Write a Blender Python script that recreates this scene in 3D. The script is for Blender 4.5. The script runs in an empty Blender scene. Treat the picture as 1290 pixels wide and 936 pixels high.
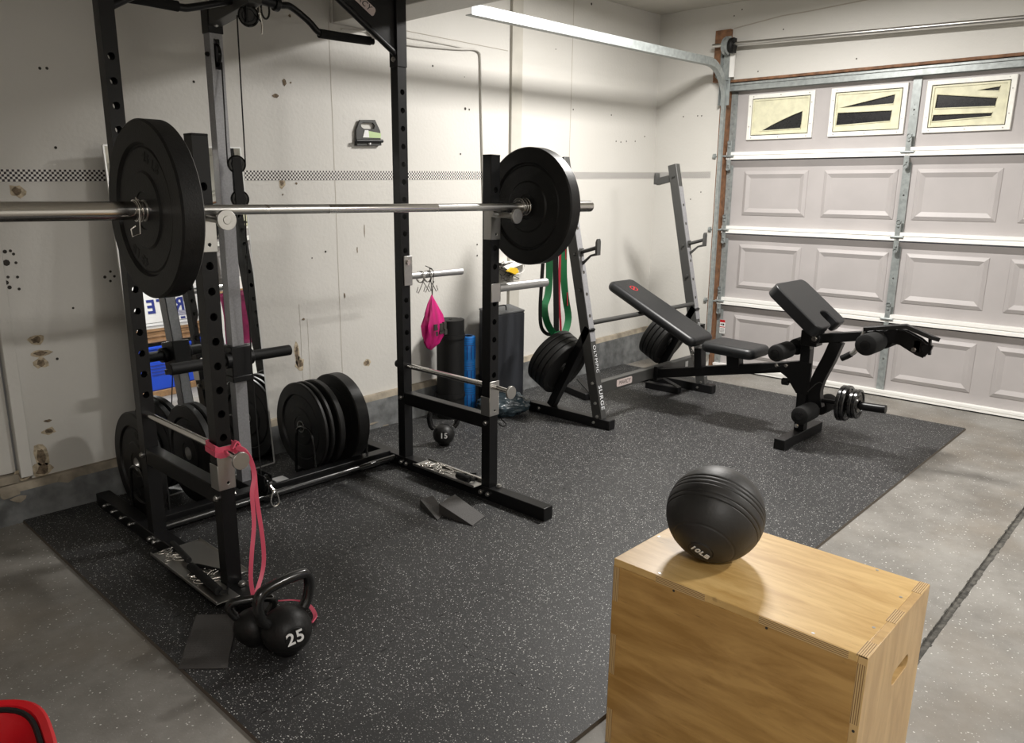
import bpy, bmesh, math, random
from mathutils import Vector, Matrix, Quaternion
V = Vector
PI = math.pi
rnd = random.Random(7)
sc = bpy.context.scene
COL = sc.collection

# ------------------------------------------------------------------ camera
W, H, F = 1290, 936, 970.78
CAM = V((-5.557, -3.5375, 1.3615)); YAW, PIT, ROL = .7593, .2403, .0098
PX, PY = W/2 - 16.918, H/2 + 12.158
cd = V((math.cos(YAW)*math.cos(PIT), math.sin(YAW)*math.cos(PIT), -math.sin(PIT)))
cr = V((math.sin(YAW), -math.cos(YAW), 0)); cu = cr.cross(cd)
cR = cr*math.cos(ROL) + cu*math.sin(ROL); cU = -cr*math.sin(ROL) + cu*math.cos(ROL)
cam = bpy.data.cameras.new('camera'); camo = bpy.data.objects.new('camera', cam); COL.objects.link(camo)
M = Matrix((cR, cU, -cd)).transposed().to_4x4(); M.translation = CAM
camo.matrix_world = M
cam.sensor_fit = 'HORIZONTAL'; cam.sensor_width = 36; cam.lens = F/W*36
cam.shift_x = 16.918/W; cam.shift_y = 12.158/W; cam.clip_start = .05
sc.camera = camo

def at(x, y, ax, val):
    """point of the place seen at photo position (x, y) lying on the plane axis = val"""
    v = cd + cR*((x-PX)/F) - cU*((y-PY)/F)
    return CAM + v*((val-CAM[ax])/v[ax])
def gx(y, z, off=0.0):            # the garage-door wall stands slightly out of true
    return off - .0122*y - .0216*z
def gat(x, y, off):
    v = cd + cR*((x-PX)/F) - cU*((y-PY)/F); n = V((1, .0122, .0216))
    return CAM + v*((off - n.dot(CAM))/n.dot(v))

# ------------------------------------------------------------------ materials
def nt(name):
    m = bpy.data.materials.new(name); m.use_nodes = True
    t = m.node_tree; return m, t, t.nodes['Principled BSDF']
def link(t, a, b): t.links.new(a, b)
def mat(name, col, rough=.5, metal=0, var=0, vs=8, bump=0, bs=60, coat=0, spec=.5, var2=None, tr=0):
    m, t, b = nt(name); N = t.nodes
    b.inputs['Base Color'].default_value = (*col, 1); b.inputs['Roughness'].default_value = rough
    b.inputs['Metallic'].default_value = metal; b.inputs['Coat Weight'].default_value = coat
    b.inputs['Specular IOR Level'].default_value = spec
    if tr: b.inputs['Transmission Weight'].default_value = tr
    tc = N.new('ShaderNodeTexCoord')
    if var:
        n = N.new('ShaderNodeTexNoise'); n.inputs['Scale'].default_value = vs; n.inputs['Detail'].default_value = 6
        link(t, tc.outputs['Object'], n.inputs['Vector'])
        r = N.new('ShaderNodeValToRGB'); c2 = var2 or tuple(c*(1-var) for c in col)
        r.color_ramp.elements[0].position = .35; r.color_ramp.elements[1].position = .65
        r.color_ramp.elements[0].color = (*c2, 1); r.color_ramp.elements[1].color = (*[min(1, c*(1+var*.4)) for c in col], 1)
        link(t, n.outputs['Fac'], r.inputs['Fac']); link(t, r.outputs['Color'], b.inputs['Base Color'])
    if bump:
        n2 = N.new('ShaderNodeTexNoise'); n2.inputs['Scale'].default_value = bs; n2.inputs['Detail'].default_value = 4
        link(t, tc.outputs['Object'], n2.inputs['Vector'])
        bp = N.new('ShaderNodeBump'); bp.inputs['Strength'].default_value = bump; bp.inputs['Distance'].default_value = .004
        link(t, n2.outputs['Fac'], bp.inputs['Height']); link(t, bp.outputs['Normal'], b.inputs['Normal'])
    return m
BLK = mat('black_powder_coat', (.006, .006, .0065), .36, bump=.08, bs=400, spec=.3)
GRYP = mat('charcoal_powder_coat', (.040, .040, .038), .42)
BLKG = mat('black_gloss_metal', (.007, .007, .007), .22, coat=.3)
RUB = mat('black_rubber', (.0085, .0083, .008), .46, var=.3, vs=30, bump=.15, bs=200, spec=.32)
RUBD = mat('black_rubber_matte', (.006, .006, .006), .55, spec=.3)
RUBF = mat('embossed_rubber', (.003, .003, .003), .6)
FOAM = mat('black_foam', (.007, .007, .007), .85, bump=.3, bs=500, spec=.3)
VIN = mat('black_vinyl', (.012, .0125, .0135), .40, bump=.12, bs=700, spec=.4)
CHR = mat('chrome', (.72, .70, .67), .16, 1)
SLV = mat('knurled_steel', (.60, .59, .57), .32, 1)
STL = mat('brushed_steel', (.50, .49, .47), .34, 1)
GALV = mat('galvanised_steel', (.31, .335, .33), .40, .35, var=.18, vs=35)
SPNT = mat('silver_paint', (.27, .27, .28), .38, .3, var=.12, vs=120)
ALU = mat('satin_aluminium', (.55, .55, .55), .36, .8)
PINK = mat('pink_latex', (.72, .10, .17), .42)
PINKB = mat('magenta_satin', (.55, .008, .17), .35)
GRN = mat('green_latex', (.012, .13, .045), .4)
REDL = mat('red_latex', (.40, .02, .04), .4)
BLU = mat('blue_foam_plastic', (.012, .20, .62), .45)
RED = mat('red_plastic', (.50, .006, .012), .35, var=.1)
WHT = mat('white_lettering', (.75, .75, .74), .5)
DWHT = mat('silver_lettering', (.55, .56, .57), .45)
REDT = mat('red_lettering', (.45, .01, .015), .5)
BDG = mat('badge_face', (.50, .42, .40), .4)
YEL = mat('yellow_plastic', (.65, .42, .02), .5)
WOODJ = mat('raw_wood_jamb', (.20, .095, .045), .7, var=.4, vs=25)
CREAM = mat('cream_window_plastic', (.66, .64, .46), .5, var=.12, vs=20)
WFRM = mat('white_window_frame', (.80, .79, .74), .45, var=.06, vs=30)
WRAIL = mat('white_door_rail', (.82, .81, .78), .45)
DOORP = mat('mauve_grey_door_paint', (.40, .376, .370), .5, var=.05, vs=5, bump=.06, bs=250)
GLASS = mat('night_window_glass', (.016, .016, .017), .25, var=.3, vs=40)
TRIM = mat('wall_paint_shaded', (.47, .45, .40), .55, var=.10, vs=6)  # wall paint darkened; the board's shading is put into the colour
CEIL = mat('ceiling_paint', (.52, .50, .45), .8, var=.1, vs=3)
BAG = mat('dark_plastic_film', (.03, .045, .055), .25, bump=.5, bs=60)
CASE = mat('dark_slate_fabric', (.028, .031, .038), .6)
CASET = mat('grey_case_top', (.10, .105, .11), .5)
CARD = mat('brown_cardboard', (.34, .20, .10), .8, var=.2, vs=20)
WCARD = mat('white_carton', (.80, .80, .80), .6)
NAVY = mat('navy_ink', (.02, .035, .22), .6)
TOTE = mat('blue_tote_plastic', (.01, .07, .60), .4)
MAG = mat('magenta_cloth', (.22, .01, .07), .6, var=.4, vs=12)
CUPB = mat('white_melamine', (.72, .72, .66), .5)
MIRR = mat('mirror_silver', (.88, .90, .90), .01, 1)
MEDG = mat('mirror_edge', (.60, .60, .58), .3, .3)

# painted plasterboard wall
def wall_mat(name, base=(.60, .585, .55)):
    m, t, b = nt(name); N = t.nodes; b.inputs['Roughness'].default_value = .55
    tc = N.new('ShaderNodeTexCoord')
    a = N.new('ShaderNodeTexNoise'); a.inputs['Scale'].default_value = 1.3; a.inputs['Detail'].default_value = 5
    link(t, tc.outputs['Object'], a.inputs['Vector'])
    r = N.new('ShaderNodeValToRGB'); r.color_ramp.elements[0].position = .3; r.color_ramp.elements[1].position = .7
    r.color_ramp.elements[0].color = (base[0]*.93, base[1]*.93, base[2]*.92, 1); r.color_ramp.elements[1].color = (*base, 1)
    link(t, a.outputs['Fac'], r.inputs['Fac'])
    # small scuffs
    v = N.new('ShaderNodeTexNoise'); v.inputs['Scale'].default_value = 9; v.inputs['Detail'].default_value = 8; v.inputs['Roughness'].default_value = .75
    link(t, tc.outputs['Object'], v.inputs['Vector'])
    r2 = N.new('ShaderNodeValToRGB'); r2.color_ramp.elements[0].position = .68; r2.color_ramp.elements[1].position = .78
    r2.color_ramp.elements[0].color = (0, 0, 0, 1); r2.color_ramp.elements[1].color = (.55, .55, .55, 1)
    link(t, v.outputs['Fac'], r2.inputs['Fac'])
    mx = N.new('ShaderNodeMixRGB'); mx.inputs['Color2'].default_value = (.33, .29, .24, 1)
    link(t, r2.outputs['Color'], mx.inputs['Fac']); link(t, r.outputs['Color'], mx.inputs['Color1'])
    link(t, mx.outputs['Color'], b.inputs['Base Color'])
    n2 = N.new('ShaderNodeTexNoise'); n2.inputs['Scale'].default_value = 55; n2.inputs['Detail'].default_value = 5
    link(t, tc.outputs['Object'], n2.inputs['Vector'])
    n3 = N.new('ShaderNodeTexNoise'); n3.inputs['Scale'].default_value = 7
    link(t, tc.outputs['Object'], n3.inputs['Vector'])
    ad = N.new('ShaderNodeMath'); ad.operation = 'ADD'; link(t, n2.outputs['Fac'], ad.inputs[0]); link(t, n3.outputs['Fac'], ad.inputs[1])
    bp = N.new('ShaderNodeBump'); bp.inputs['Strength'].default_value = .22; bp.inputs['Distance'].default_value = .006
    link(t, ad.outputs[0], bp.inputs['Height']); link(t, bp.outputs['Normal'], b.inputs['Normal'])
    return m
WALL = wall_mat('wall_paint')
CHIP = mat('exposed_plaster', (.20, .15, .10), .9, var=.6, vs=60)
CHIPL = mat('bare_filler', (.50, .42, .30), .9, var=.4, vs=60)
SEAM = mat('plaster_seam', (.40, .37, .32), .8)
HOLE = mat('screw_hole_dark', (.04, .035, .03), .9)

def checker_mat():
    m, t, b = nt('checker_border'); N = t.nodes; b.inputs['Roughness'].default_value = .6
    tc = N.new('ShaderNodeTexCoord'); mp = N.new('ShaderNodeMapping'); s = 1/.00942
    mp.inputs['Scale'].default_value = (s, s, s); mp.inputs['Location'].default_value = (.5, .5, .5)
    ck = N.new('ShaderNodeTexChecker'); ck.inputs['Scale'].default_value = 1
    ck.inputs['Color1'].default_value = (.03, .022, .028, 1); ck.inputs['Color2'].default_value = (.72, .70, .66, 1)
    link(t, tc.outputs['UV'], mp.inputs['Vector']); link(t, mp.outputs['Vector'], ck.inputs['Vector'])
    link(t, ck.outputs['Color'], b.inputs['Base Color']); return m
CHK = checker_mat()

def fleck_mat(name, base, base2, fl, scale, thr, bscale=1.5, rough=.6, thr2=.0, bump=.2):
    m, t, b = nt(name); N = t.nodes; b.inputs['Roughness'].default_value = rough
    tc = N.new('ShaderNodeTexCoord')
    a = N.new('ShaderNodeTexNoise'); a.inputs['Scale'].default_value = bscale; a.inputs['Detail'].default_value = 7; a.inputs['Roughness'].default_value = .65
    link(t, tc.outputs['Object'], a.inputs['Vector'])
    r = N.new('ShaderNodeValToRGB'); r.color_ramp.elements[0].position = .35; r.color_ramp.elements[1].position = .65
    r.color_ramp.elements[0].color = (*base2, 1); r.color_ramp.elements[1].color = (*base, 1)
    link(t, a.outputs['Fac'], r.inputs['Fac']); cur = r.outputs['Color']
    # warp for irregular flakes
    w = N.new('ShaderNodeTexNoise'); w.inputs['Scale'].default_value = scale*.7
    link(t, tc.outputs['Object'], w.inputs['Vector'])
    sc1 = N.new('ShaderNodeVectorMath'); sc1.operation = 'SCALE'; sc1.inputs['Scale'].default_value = 1.0/scale*1.1
    link(t, w.outputs['Color'], sc1.inputs[0])
    add = N.new('ShaderNodeVectorMath'); add.operation = 'ADD'; link(t, tc.outputs['Object'], add.inputs[0]); link(t, sc1.outputs[0], add.inputs[1])
    for k, (s, th, c) in enumerate(((scale, thr, fl), (scale*1.9, thr*.9, tuple(x*.55 for x in fl)))):
        v = N.new('ShaderNodeTexVoronoi'); v.inputs['Scale'].default_value = s
        link(t, add.outputs[0], v.inputs['Vector'])
        lt = N.new('ShaderNodeMath'); lt.operation = 'LESS_THAN'; lt.inputs[1].default_value = .28
        link(t, v.outputs['Distance'], lt.inputs[0])
        sep = N.new('ShaderNodeSeparateColor'); link(t, v.outputs['Color'], sep.inputs[0])
        g = N.new('ShaderNodeMath'); g.operation = 'GREATER_THAN'; g.inputs[1].default_value = 1-th
        link(t, sep.outputs[0], g.inputs[0])
        mu = N.new('ShaderNodeMath'); mu.operation = 'MULTIPLY'; link(t, lt.outputs[0], mu.inputs[0]); link(t, g.outputs[0], mu.inputs[1])
        mx = N.new('ShaderNodeMixRGB'); mx.inputs['Color2'].default_value = (*c, 1)
        link(t, mu.outputs[0], mx.inputs['Fac']); link(t, cur, mx.inputs['Color1']); cur = mx.outputs['Color']
    link(t, cur, b.inputs['Base Color'])
    n2 = N.new('ShaderNodeTexNoise'); n2.inputs['Scale'].default_value = 160; n2.inputs['Detail'].default_value = 3
    link(t, tc.outputs['Object'], n2.inputs['Vector'])
    bp = N.new('ShaderNodeBump'); bp.inputs['Strength'].default_value = bump; bp.inputs['Distance'].default_value = .003
    link(t, n2.outputs['Fac'], bp.inputs['Height']); link(t, bp.outputs['Normal'], b.inputs['Normal'])
    return m, t, b, cur
MATR = fleck_mat('speckled_rubber_mat', (.0205, .0205, .021), (.014, .014, .0145), (.62, .62, .60), 170, .22, 2.0, .55)[0]
MATE = mat('mat_edge', (.085, .07, .055), .8)
JOINT = mat('dirty_floor_joint', (.085, .08, .07), .9, var=.6, vs=40, bump=.6, bs=60)
CONC, tt, bb, cc = fleck_mat('concrete_floor', (.255, .245, .225), (.135, .126, .112), (.62, .61, .58), 120, .085, 2.4, .62, bump=.25)
def add_stain(t, b, cur):
    N = t.nodes; tc = N.new('ShaderNodeTexCoord')
    n = N.new('ShaderNodeTexNoise'); n.inputs['Scale'].default_value = 1.5; n.inputs['Detail'].default_value = 10; n.inputs['Roughness'].default_value = .6
    mp = N.new('ShaderNodeMapping'); mp.inputs['Location'].default_value = (3.1, 7.7, 0)
    link(t, tc.outputs['Object'], mp.inputs['Vector']); link(t, mp.outputs['Vector'], n.inputs['Vector'])
    r = N.new('ShaderNodeValToRGB'); r.color_ramp.elements[0].position = .50; r.color_ramp.elements[1].position = .68
    r.color_ramp.elements[0].color = (0, 0, 0, 1); r.color_ramp.elements[1].color = (.42, .42, .42, 1)
    link(t, n.outputs['Fac'], r.inputs['Fac'])
    mx = N.new('ShaderNodeMixRGB'); mx.inputs['Color2'].default_value = (.165, .13, .09, 1)
    link(t, r.outputs['Color'], mx.inputs['Fac']); link(t, cur, mx.inputs['Color1']); link(t, mx.outputs['Color'], b.inputs['Base Color'])
add_stain(tt, bb, cc)
CURB = mat('painted_concrete_curb', (.155, .16, .16), .75, var=.4, vs=14, bump=.5, bs=40)
CURBT = mat('bare_curb_top', (.30, .26, .20), .85, var=.4, vs=12, bump=.4, bs=40)

def ply_mat(name, c1, c2, c3, stretch=(1, 1, 1)):
    m, t, b = nt(name); N = t.nodes; b.inputs['Roughness'].default_value = .34; b.inputs['Coat Weight'].default_value = .15
    tc = N.new('ShaderNodeTexCoord'); mp = N.new('ShaderNodeMapping'); mp.inputs['Scale'].default_value = stretch
    link(t, tc.outputs['Object'], mp.inputs['Vector'])
    w = N.new('ShaderNodeTexNoise'); w.inputs['Scale'].default_value = 3.2; w.inputs['Detail'].default_value = 9; w.inputs['Distortion'].default_value = .5; w.inputs['Roughness'].default_value = .62
    link(t, mp.outputs['Vector'], w.inputs['Vector'])
    r = N.new('ShaderNodeValToRGB'); e = r.color_ramp.elements
    e[0].position = .38; e[0].color = (*c2, 1); e[1].position = .62; e[1].color = (*c1, 1)
    link(t, w.outputs['Fac'], r.inputs['Fac'])
    n = N.new('ShaderNodeTexNoise'); n.inputs['Scale'].default_value = 17; n.inputs['Detail'].default_value = 5; n.inputs['Roughness'].default_value = .7
    link(t, mp.outputs['Vector'], n.inputs['Vector'])
    r2 = N.new('ShaderNodeValToRGB'); r2.color_ramp.elements[0].position = .62; r2.color_ramp.elements[1].position = .74
    r2.color_ramp.elements[0].color = (0, 0, 0, 1); r2.color_ramp.elements[1].color = (.6, .6, .6, 1)
    link(t, n.outputs['Fac'], r2.inputs['Fac'])
    mx = N.new('ShaderNodeMixRGB'); mx.inputs['Color2'].default_value = (*c3, 1)
    link(t, r2.outputs['Color'], mx.inputs['Fac']); link(t, r.outputs['Color'], mx.inputs['Color1'])
    link(t, mx.outputs['Color'], b.inputs['Base Color']); return m
PLYT = ply_mat('plywood_lit_top', (.70, .47, .19), (.52, .31, .10), (.30, .17, .06), (9, 1.3, 2))  # same ply toned lighter, light painted in for the top
PLYS = ply_mat('plywood_shaded_side', (.54, .32, .105), (.37, .20, .055), (.22, .115, .035), (2, 1.1, 7))  # same ply toned darker, shade painted in for the sides
PLYR = ply_mat('plywood_lit_end', (.62, .41, .18), (.47, .29, .115), (.28, .16, .06), (7, 5, 1.5))  # same ply, painted paler than the sides as if better lit
def edge_mat():
    m, t, b = nt('plywood_end_grain'); N = t.nodes; b.inputs['Roughness'].default_value = .5
    tc = N.new('ShaderNodeTexCoord'); w = N.new('ShaderNodeTexWave'); w.inputs['Scale'].default_value = 1
    mp = N.new('ShaderNodeMapping'); mp.inputs['Scale'].default_value = (26, 26, 26)
    link(t, tc.outputs['UV'], mp.inputs['Vector']); link(t, mp.outputs['Vector'], w.inputs['Vector'])
    r = N.new('ShaderNodeValToRGB'); r.color_ramp.elements[0].color = (.23, .12, .04, 1); r.color_ramp.elements[1].color = (.60, .42, .20, 1)
    r.color_ramp.elements[0].position = .25; r.color_ramp.elements[1].position = .45
    link(t, w.outputs['Fac'], r.inputs['Fac']); link(t, r.outputs['Color'], b.inputs['Base Color']); return m
PLYE = edge_mat()
def hatch_mat():
    m, t, b = nt('crosshatched_rubber'); N = t.nodes; b.inputs['Roughness'].default_value = .6
    b.inputs['Base Color'].default_value = (.048, .045, .043, 1)
    tc = N.new('ShaderNodeTexCoord'); ck = N.new('ShaderNodeTexChecker'); ck.inputs['Scale'].default_value = 130
    link(t, tc.outputs['Object'], ck.inputs['Vector'])
    bp = N.new('ShaderNodeBump'); bp.inputs['Strength'].default_value = .5; bp.inputs['Distance'].default_value = .002
    link(t, ck.outputs['Fac'], bp.inputs['Height']); link(t, bp.outputs['Normal'], b.inputs['Normal']); return m
HATCH = hatch_mat()

# ------------------------------------------------------------------ mesh builder
def frame(axis, up=(0, 0, 1)):
    a = V(axis).normalized(); u = V(up)
    if abs(a.dot(u.normalized())) > .98: u = V((0, 1, 0)) if abs(a.y) < .9 else V((1, 0, 0))
    s = a.cross(u).normalized(); u2 = s.cross(a).normalized()
    return a, s, u2
class MB:
    def __init__(s, xf=None): s.bm = bmesh.new(); s.mi = 0; s.xf = xf
    def _f(s, vs):
        try:
            f = s.bm.faces.new(vs); f.material_index = s.mi; return f
        except ValueError: return None
    def v(s, p): return s.bm.verts.new(V(p))
    def box(s, x0, x1, y0, y1, z0, z1):
        if x0 > x1: x0, x1 = x1, x0
        if y0 > y1: y0, y1 = y1, y0
        if z0 > z1: z0, z1 = z1, z0
        p = [s.v((x, y, z)) for z in (z0, z1) for (x, y) in ((x0, y0), (x1, y0), (x1, y1), (x0, y1))]
        for f in ((3, 2, 1, 0), (4, 5, 6, 7), (0, 1, 5, 4), (1, 2, 6, 5), (2, 3, 7, 6), (3, 0, 4, 7)): s._f([p[i] for i in f])
        return s
    def beam(s, p0, p1, w, h, up=(0, 0, 1)):
        p0, p1 = V(p0), V(p1); a, sd, u = frame(p1-p0, up); q = []
        for p in (p0, p1):
            q += [s.v(p + sd*i*w/2 + u*j*h/2) for i, j in ((-1, -1), (1, -1), (1, 1), (-1, 1))]
        for f in ((0, 1, 2, 3), (7, 6, 5, 4), (0, 4, 5, 1), (1, 5, 6, 2), (2, 6, 7, 3), (3, 7, 4, 0)): s._f([q[i] for i in f])
        return s
    def cyl(s, p0, p1, r, r1=None, seg=24, caps=True):
        p0, p1 = V(p0), V(p1); r1 = r if r1 is None else r1; a, sd, u = frame(p1-p0)
        A = [s.v(p0 + (sd*math.cos(t)+u*math.sin(t))*r) for t in [2*PI*i/seg for i in range(seg)]]
        B = [s.v(p1 + (sd*math.cos(t)+u*math.sin(t))*r1) for t in [2*PI*i/seg for i in range(seg)]]
        for i in range(seg): s._f([A[i], A[(i+1) % seg], B[(i+1) % seg], B[i]])
        if caps: s._f(A[::-1]); s._f(B)
        return s
    def lathe(s, prof, o, axis, seg=48, up=(0, 0, 1), close=False):
        o = V(o); a, sd, u = frame(axis, up); R = []
        for (r, h) in prof:
            if r < 1e-6: R.append([s.v(o + a*h)])
            else: R.append([s.v(o + a*h + (sd*math.cos(t)+u*math.sin(t))*r) for t in [2*PI*i/seg for i in range(seg)]])
        n = len(R)
        for k in range(n if close else n-1):
            A, B = R[k], R[(k+1) % n]
            for i in range(seg):
                j = (i+1) % seg
                if len(A) == 1 and len(B) == 1: continue
                if len(A) == 1: s._f([A[0], B[j], B[i]])
                elif len(B) == 1: s._f([A[i], A[j], B[0]])
                else: s._f([A[i], A[j], B[j], B[i]])
        return s
    def sweep(s, pts, prof, up=(0, 0, 1), closed=False, caps=True, fixed_up=False):
        pts = [V(p) for p in pts]; n = len(pts); rings = []; u = None
        for i, p in enumerate(pts):
            if closed: d = pts[(i+1) % n]-pts[i-1]
            else: d = pts[min(i+1, n-1)]-pts[max(i-1, 0)]
            d.normalize()
            if u is None or fixed_up:
                a, sd, u = frame(d, up)
            else:
                u = (u - d*u.dot(d)).normalized(); sd = d.cross(u).normalized()
            rings.append([s.v(p + sd*x + u*y) for x, y in prof])
        m = len(prof)
        for i in range(n if closed else n-1):
            A, B = rings[i], rings[(i+1) % n]
            for k in range(m): s._f([A[k], A[(k+1) % m], B[(k+1) % m], B[k]])
        if caps and not closed: s._f(rings[0][::-1]); s._f(rings[-1])
        return s
    def tube(s, pts, r, seg=10, closed=False):
        return s.sweep(pts, [(r*math.cos(2*PI*i/seg), r*math.sin(2*PI*i/seg)) for i in range(seg)], closed=closed)
    def ribbon(s, pts, w, t, up=(0, 0, 1), closed=False, fixed=True):
        return s.sweep(pts, [(-w/2, -t/2), (w/2, -t/2), (w/2, t/2), (-w/2, t/2)], up=up, closed=closed, fixed_up=fixed)
    def prism(s, poly, ext):
        ext = V(ext); A = [s.v(p) for p in poly]; B = [s.v(V(p)+ext) for p in poly]; n = len(A)
        s._f(A[::-1]); s._f(B)
        for i in range(n): s._f([A[i], A[(i+1) % n], B[(i+1) % n], B[i]])
        return s
    def plate(s, outer, holes, o, ux, uy, thick):
        """flat plate with real holes: 2-D outlines, origin o, axes ux, uy, thickness along ux x uy"""
        o, ux, uy = V(o), V(ux).normalized(), V(uy).normalized(); nz = ux.cross(uy)
        b2 = bmesh.new(); loops = []
        for lp in [outer]+holes:
            vs = [b2.verts.new((x, y, 0)) for x, y in lp]; loops.append(len(vs))
            for i in range(len(vs)): b2.edges.new((vs[i], vs[(i+1) % len(vs)]))
        bmesh.ops.triangle_fill(b2, use_beauty=True, use_dissolve=False, edges=b2.edges[:])
        b2.verts.index_update(); co = [v.co.copy() for v in b2.verts]; fs = [[v.index for v in f.verts] for f in b2.faces]; b2.free()
        P = lambda c, h: o + ux*c.x + uy*c.y + nz*h
        A = [s.v(P(c, 0)) for c in co]; B = [s.v(P(c, thick)) for c in co]
        for f in fs:
            s._f([A[i] for i in f[::-1]]); s._f([B[i] for i in f])
        k = 0
        for L in loops:
            for i in range(L):
                a_, b_ = k+i, k+(i+1) % L; s._f([A[a_], A[b_], B[b_], B[a_]])
            k += L
        return s
    def quad(s, a, b, c, d): s._f([s.v(p) for p in (a, b, c, d)]); return s
    def build(s, name, mats, parent=None, bevel=0, smooth=True, angle=35, seg=2, uv=None):
        bm = s.bm
        if s.xf:
            for v in bm.verts: v.co = s.xf(v.co)
        bmesh.ops.recalc_face_normals(bm, faces=bm.faces[:])
        loc = V((0, 0, 0))
        if parent is None:
            cs = [v.co for v in bm.verts]
            loc = V(((min(c.x for c in cs)+max(c.x for c in cs))/2, (min(c.y for c in cs)+max(c.y for c in cs))/2, min(c.z for c in cs)))
            off = loc
        else:
            off = V((0, 0, 0)); q = parent
            while q: off = off + q.location; q = q.parent
        if uv:
            ul = bm.loops.layers.uv.new('UVMap')
            for f in bm.faces:
                for l in f.loops: l[ul].uv = uv(l.vert.co)
        for v in bm.verts: v.co = v.co - off
        me = bpy.data.meshes.new(name); bm.to_mesh(me); bm.free()
        for m in (mats if isinstance(mats, (list, tuple)) else [mats]): me.materials.append(m)
        if smooth:
            for p in me.polygons: p.use_smooth = True
            me.set_sharp_from_angle(angle=math.radians(angle))
        o = bpy.data.objects.new(name, me); COL.objects.link(o); o.location = loc
        if parent: o.parent = parent
        if bevel:
            md = o.modifiers.new('edge_bevel', 'BEVEL'); md.width = bevel; md.segments = seg; md.limit_method = 'ANGLE'; md.angle_limit = math.radians(40)
            if seg > 2: md.harden_normals = False
        return o
def tag(o, label=None, cat=None, group=None, kind=None):
    if label: o['label'] = label
    if cat: o['category'] = cat
    if group: o['group'] = group
    if kind: o['kind'] = kind
    return o
def thing(name, loc, label, cat, group=None):
    o = bpy.data.objects.new(name, None); COL.objects.link(o); o.location = V(loc); o.empty_display_size = .1
    return tag(o, label, cat, group)
def struct(o): o['kind'] = 'structure'; return o
def bolts(items, parent, m, name='bolt'):
    for p, ax, r in items:
        b = MB(); p = V(p); a = V(ax); b.cyl(p, p+a*.006, r*1.35, seg=16); b.cyl(p+a*.006, p+a*.012, r, seg=6); b.build(name, m, parent)
def copy_tree(o, parent=None):
    c = o.copy(); COL.objects.link(c)
    for k in ('label',):
        if k in c.keys() and parent is None: del c[k]
    if parent: c.parent = parent
    for ch in [x for x in list(COL.objects) if x.parent == o]: copy_tree(ch, c)
    return c
def text(body, size, o, ux, uy, m, parent, name, ext=.001, shear=0, sp=1.0, bold=0):
    cu_ = bpy.data.curves.new(name, 'FONT'); cu_.body = body; cu_.size = size; cu_.extrude = ext; cu_.align_x = 'CENTER'; cu_.align_y = 'CENTER'
    cu_.shear = shear; cu_.space_character = sp; cu_.offset = bold
    t = bpy.data.objects.new(name+'_curve', cu_); COL.objects.link(t)
    dg = bpy.context.evaluated_depsgraph_get(); me = bpy.data.meshes.new_from_object(t.evaluated_get(dg))
    bpy.data.objects.remove(t); bpy.data.curves.remove(cu_)
    ux, uy = V(ux).normalized(), V(uy).normalized(); nz = ux.cross(uy)
    off = V((0, 0, 0)); q = parent
    while q: off = off + q.location; q = q.parent
    for v in me.vertices: c = v.co.copy(); v.co = V(o) + ux*c.x + uy*c.y + nz*c.z - off
    me.materials.clear(); me.materials.append(m)
    ob = bpy.data.objects.new(name, me); COL.objects.link(ob); ob.parent = parent; return ob
def circ(cx, cy, r, n=16): return [(cx+r*math.cos(2*PI*i/n), cy+r*math.sin(2*PI*i/n)) for i in range(n)]
def bez(ps, n=8):           # smooth curve through points (Catmull-Rom)
    ps = [V(p) for p in ps]; out = []
    for i in range(len(ps)-1):
        p0 = ps[max(i-1, 0)]; p1 = ps[i]; p2 = ps[i+1]; p3 = ps[min(i+2, len(ps)-1)]
        for k in range(n):
            t = k/n; out.append(.5*((2*p1)+(p2-p0)*t+(2*p0-5*p1+4*p2-p3)*t*t+(3*p1-p0-3*p2+p3)*t*t*t))
    out.append(ps[-1]); return out
exec_parts = []
# ================================================================== THE SETTING
GS = .0216
zc_ = lambda x: 2.698 + GS*x          # ceiling height
m = MB()
for (y0, y1, zt) in ((-5.6, -3.046, 0), (-3.022, .1, 0)): m.box(-7.8, .45, y0, y1, -.1, zt)
m.mi = 1; m.box(-7.8, .45, -3.046, -3.022, -.1, -.008)
rr = random.Random(2); x = -7.8
while x < .4:                     # crumbled lips of the joint
    w_ = .008+.02*rr.random()
    if rr.random() < .55: m.box(x, x+w_, -3.046-.004*rr.random(), -3.045, -.01, .0004)
    if rr.random() < .55: m.box(x, x+w_, -3.023, -3.022+.004*rr.random(), -.01, .0004)
    x += w_
struct(m.build('floor', [CONC, JOINT], smooth=False))
m = MB(); m.prism([(-7.8, -5.6, zc_(-7.8)), (.4, -5.6, zc_(.4)), (.4, .1, zc_(.4)), (-7.8, .1, zc_(-7.8))], (0, 0, .1))
struct(m.build('ceiling', CEIL, smooth=False))

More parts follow.
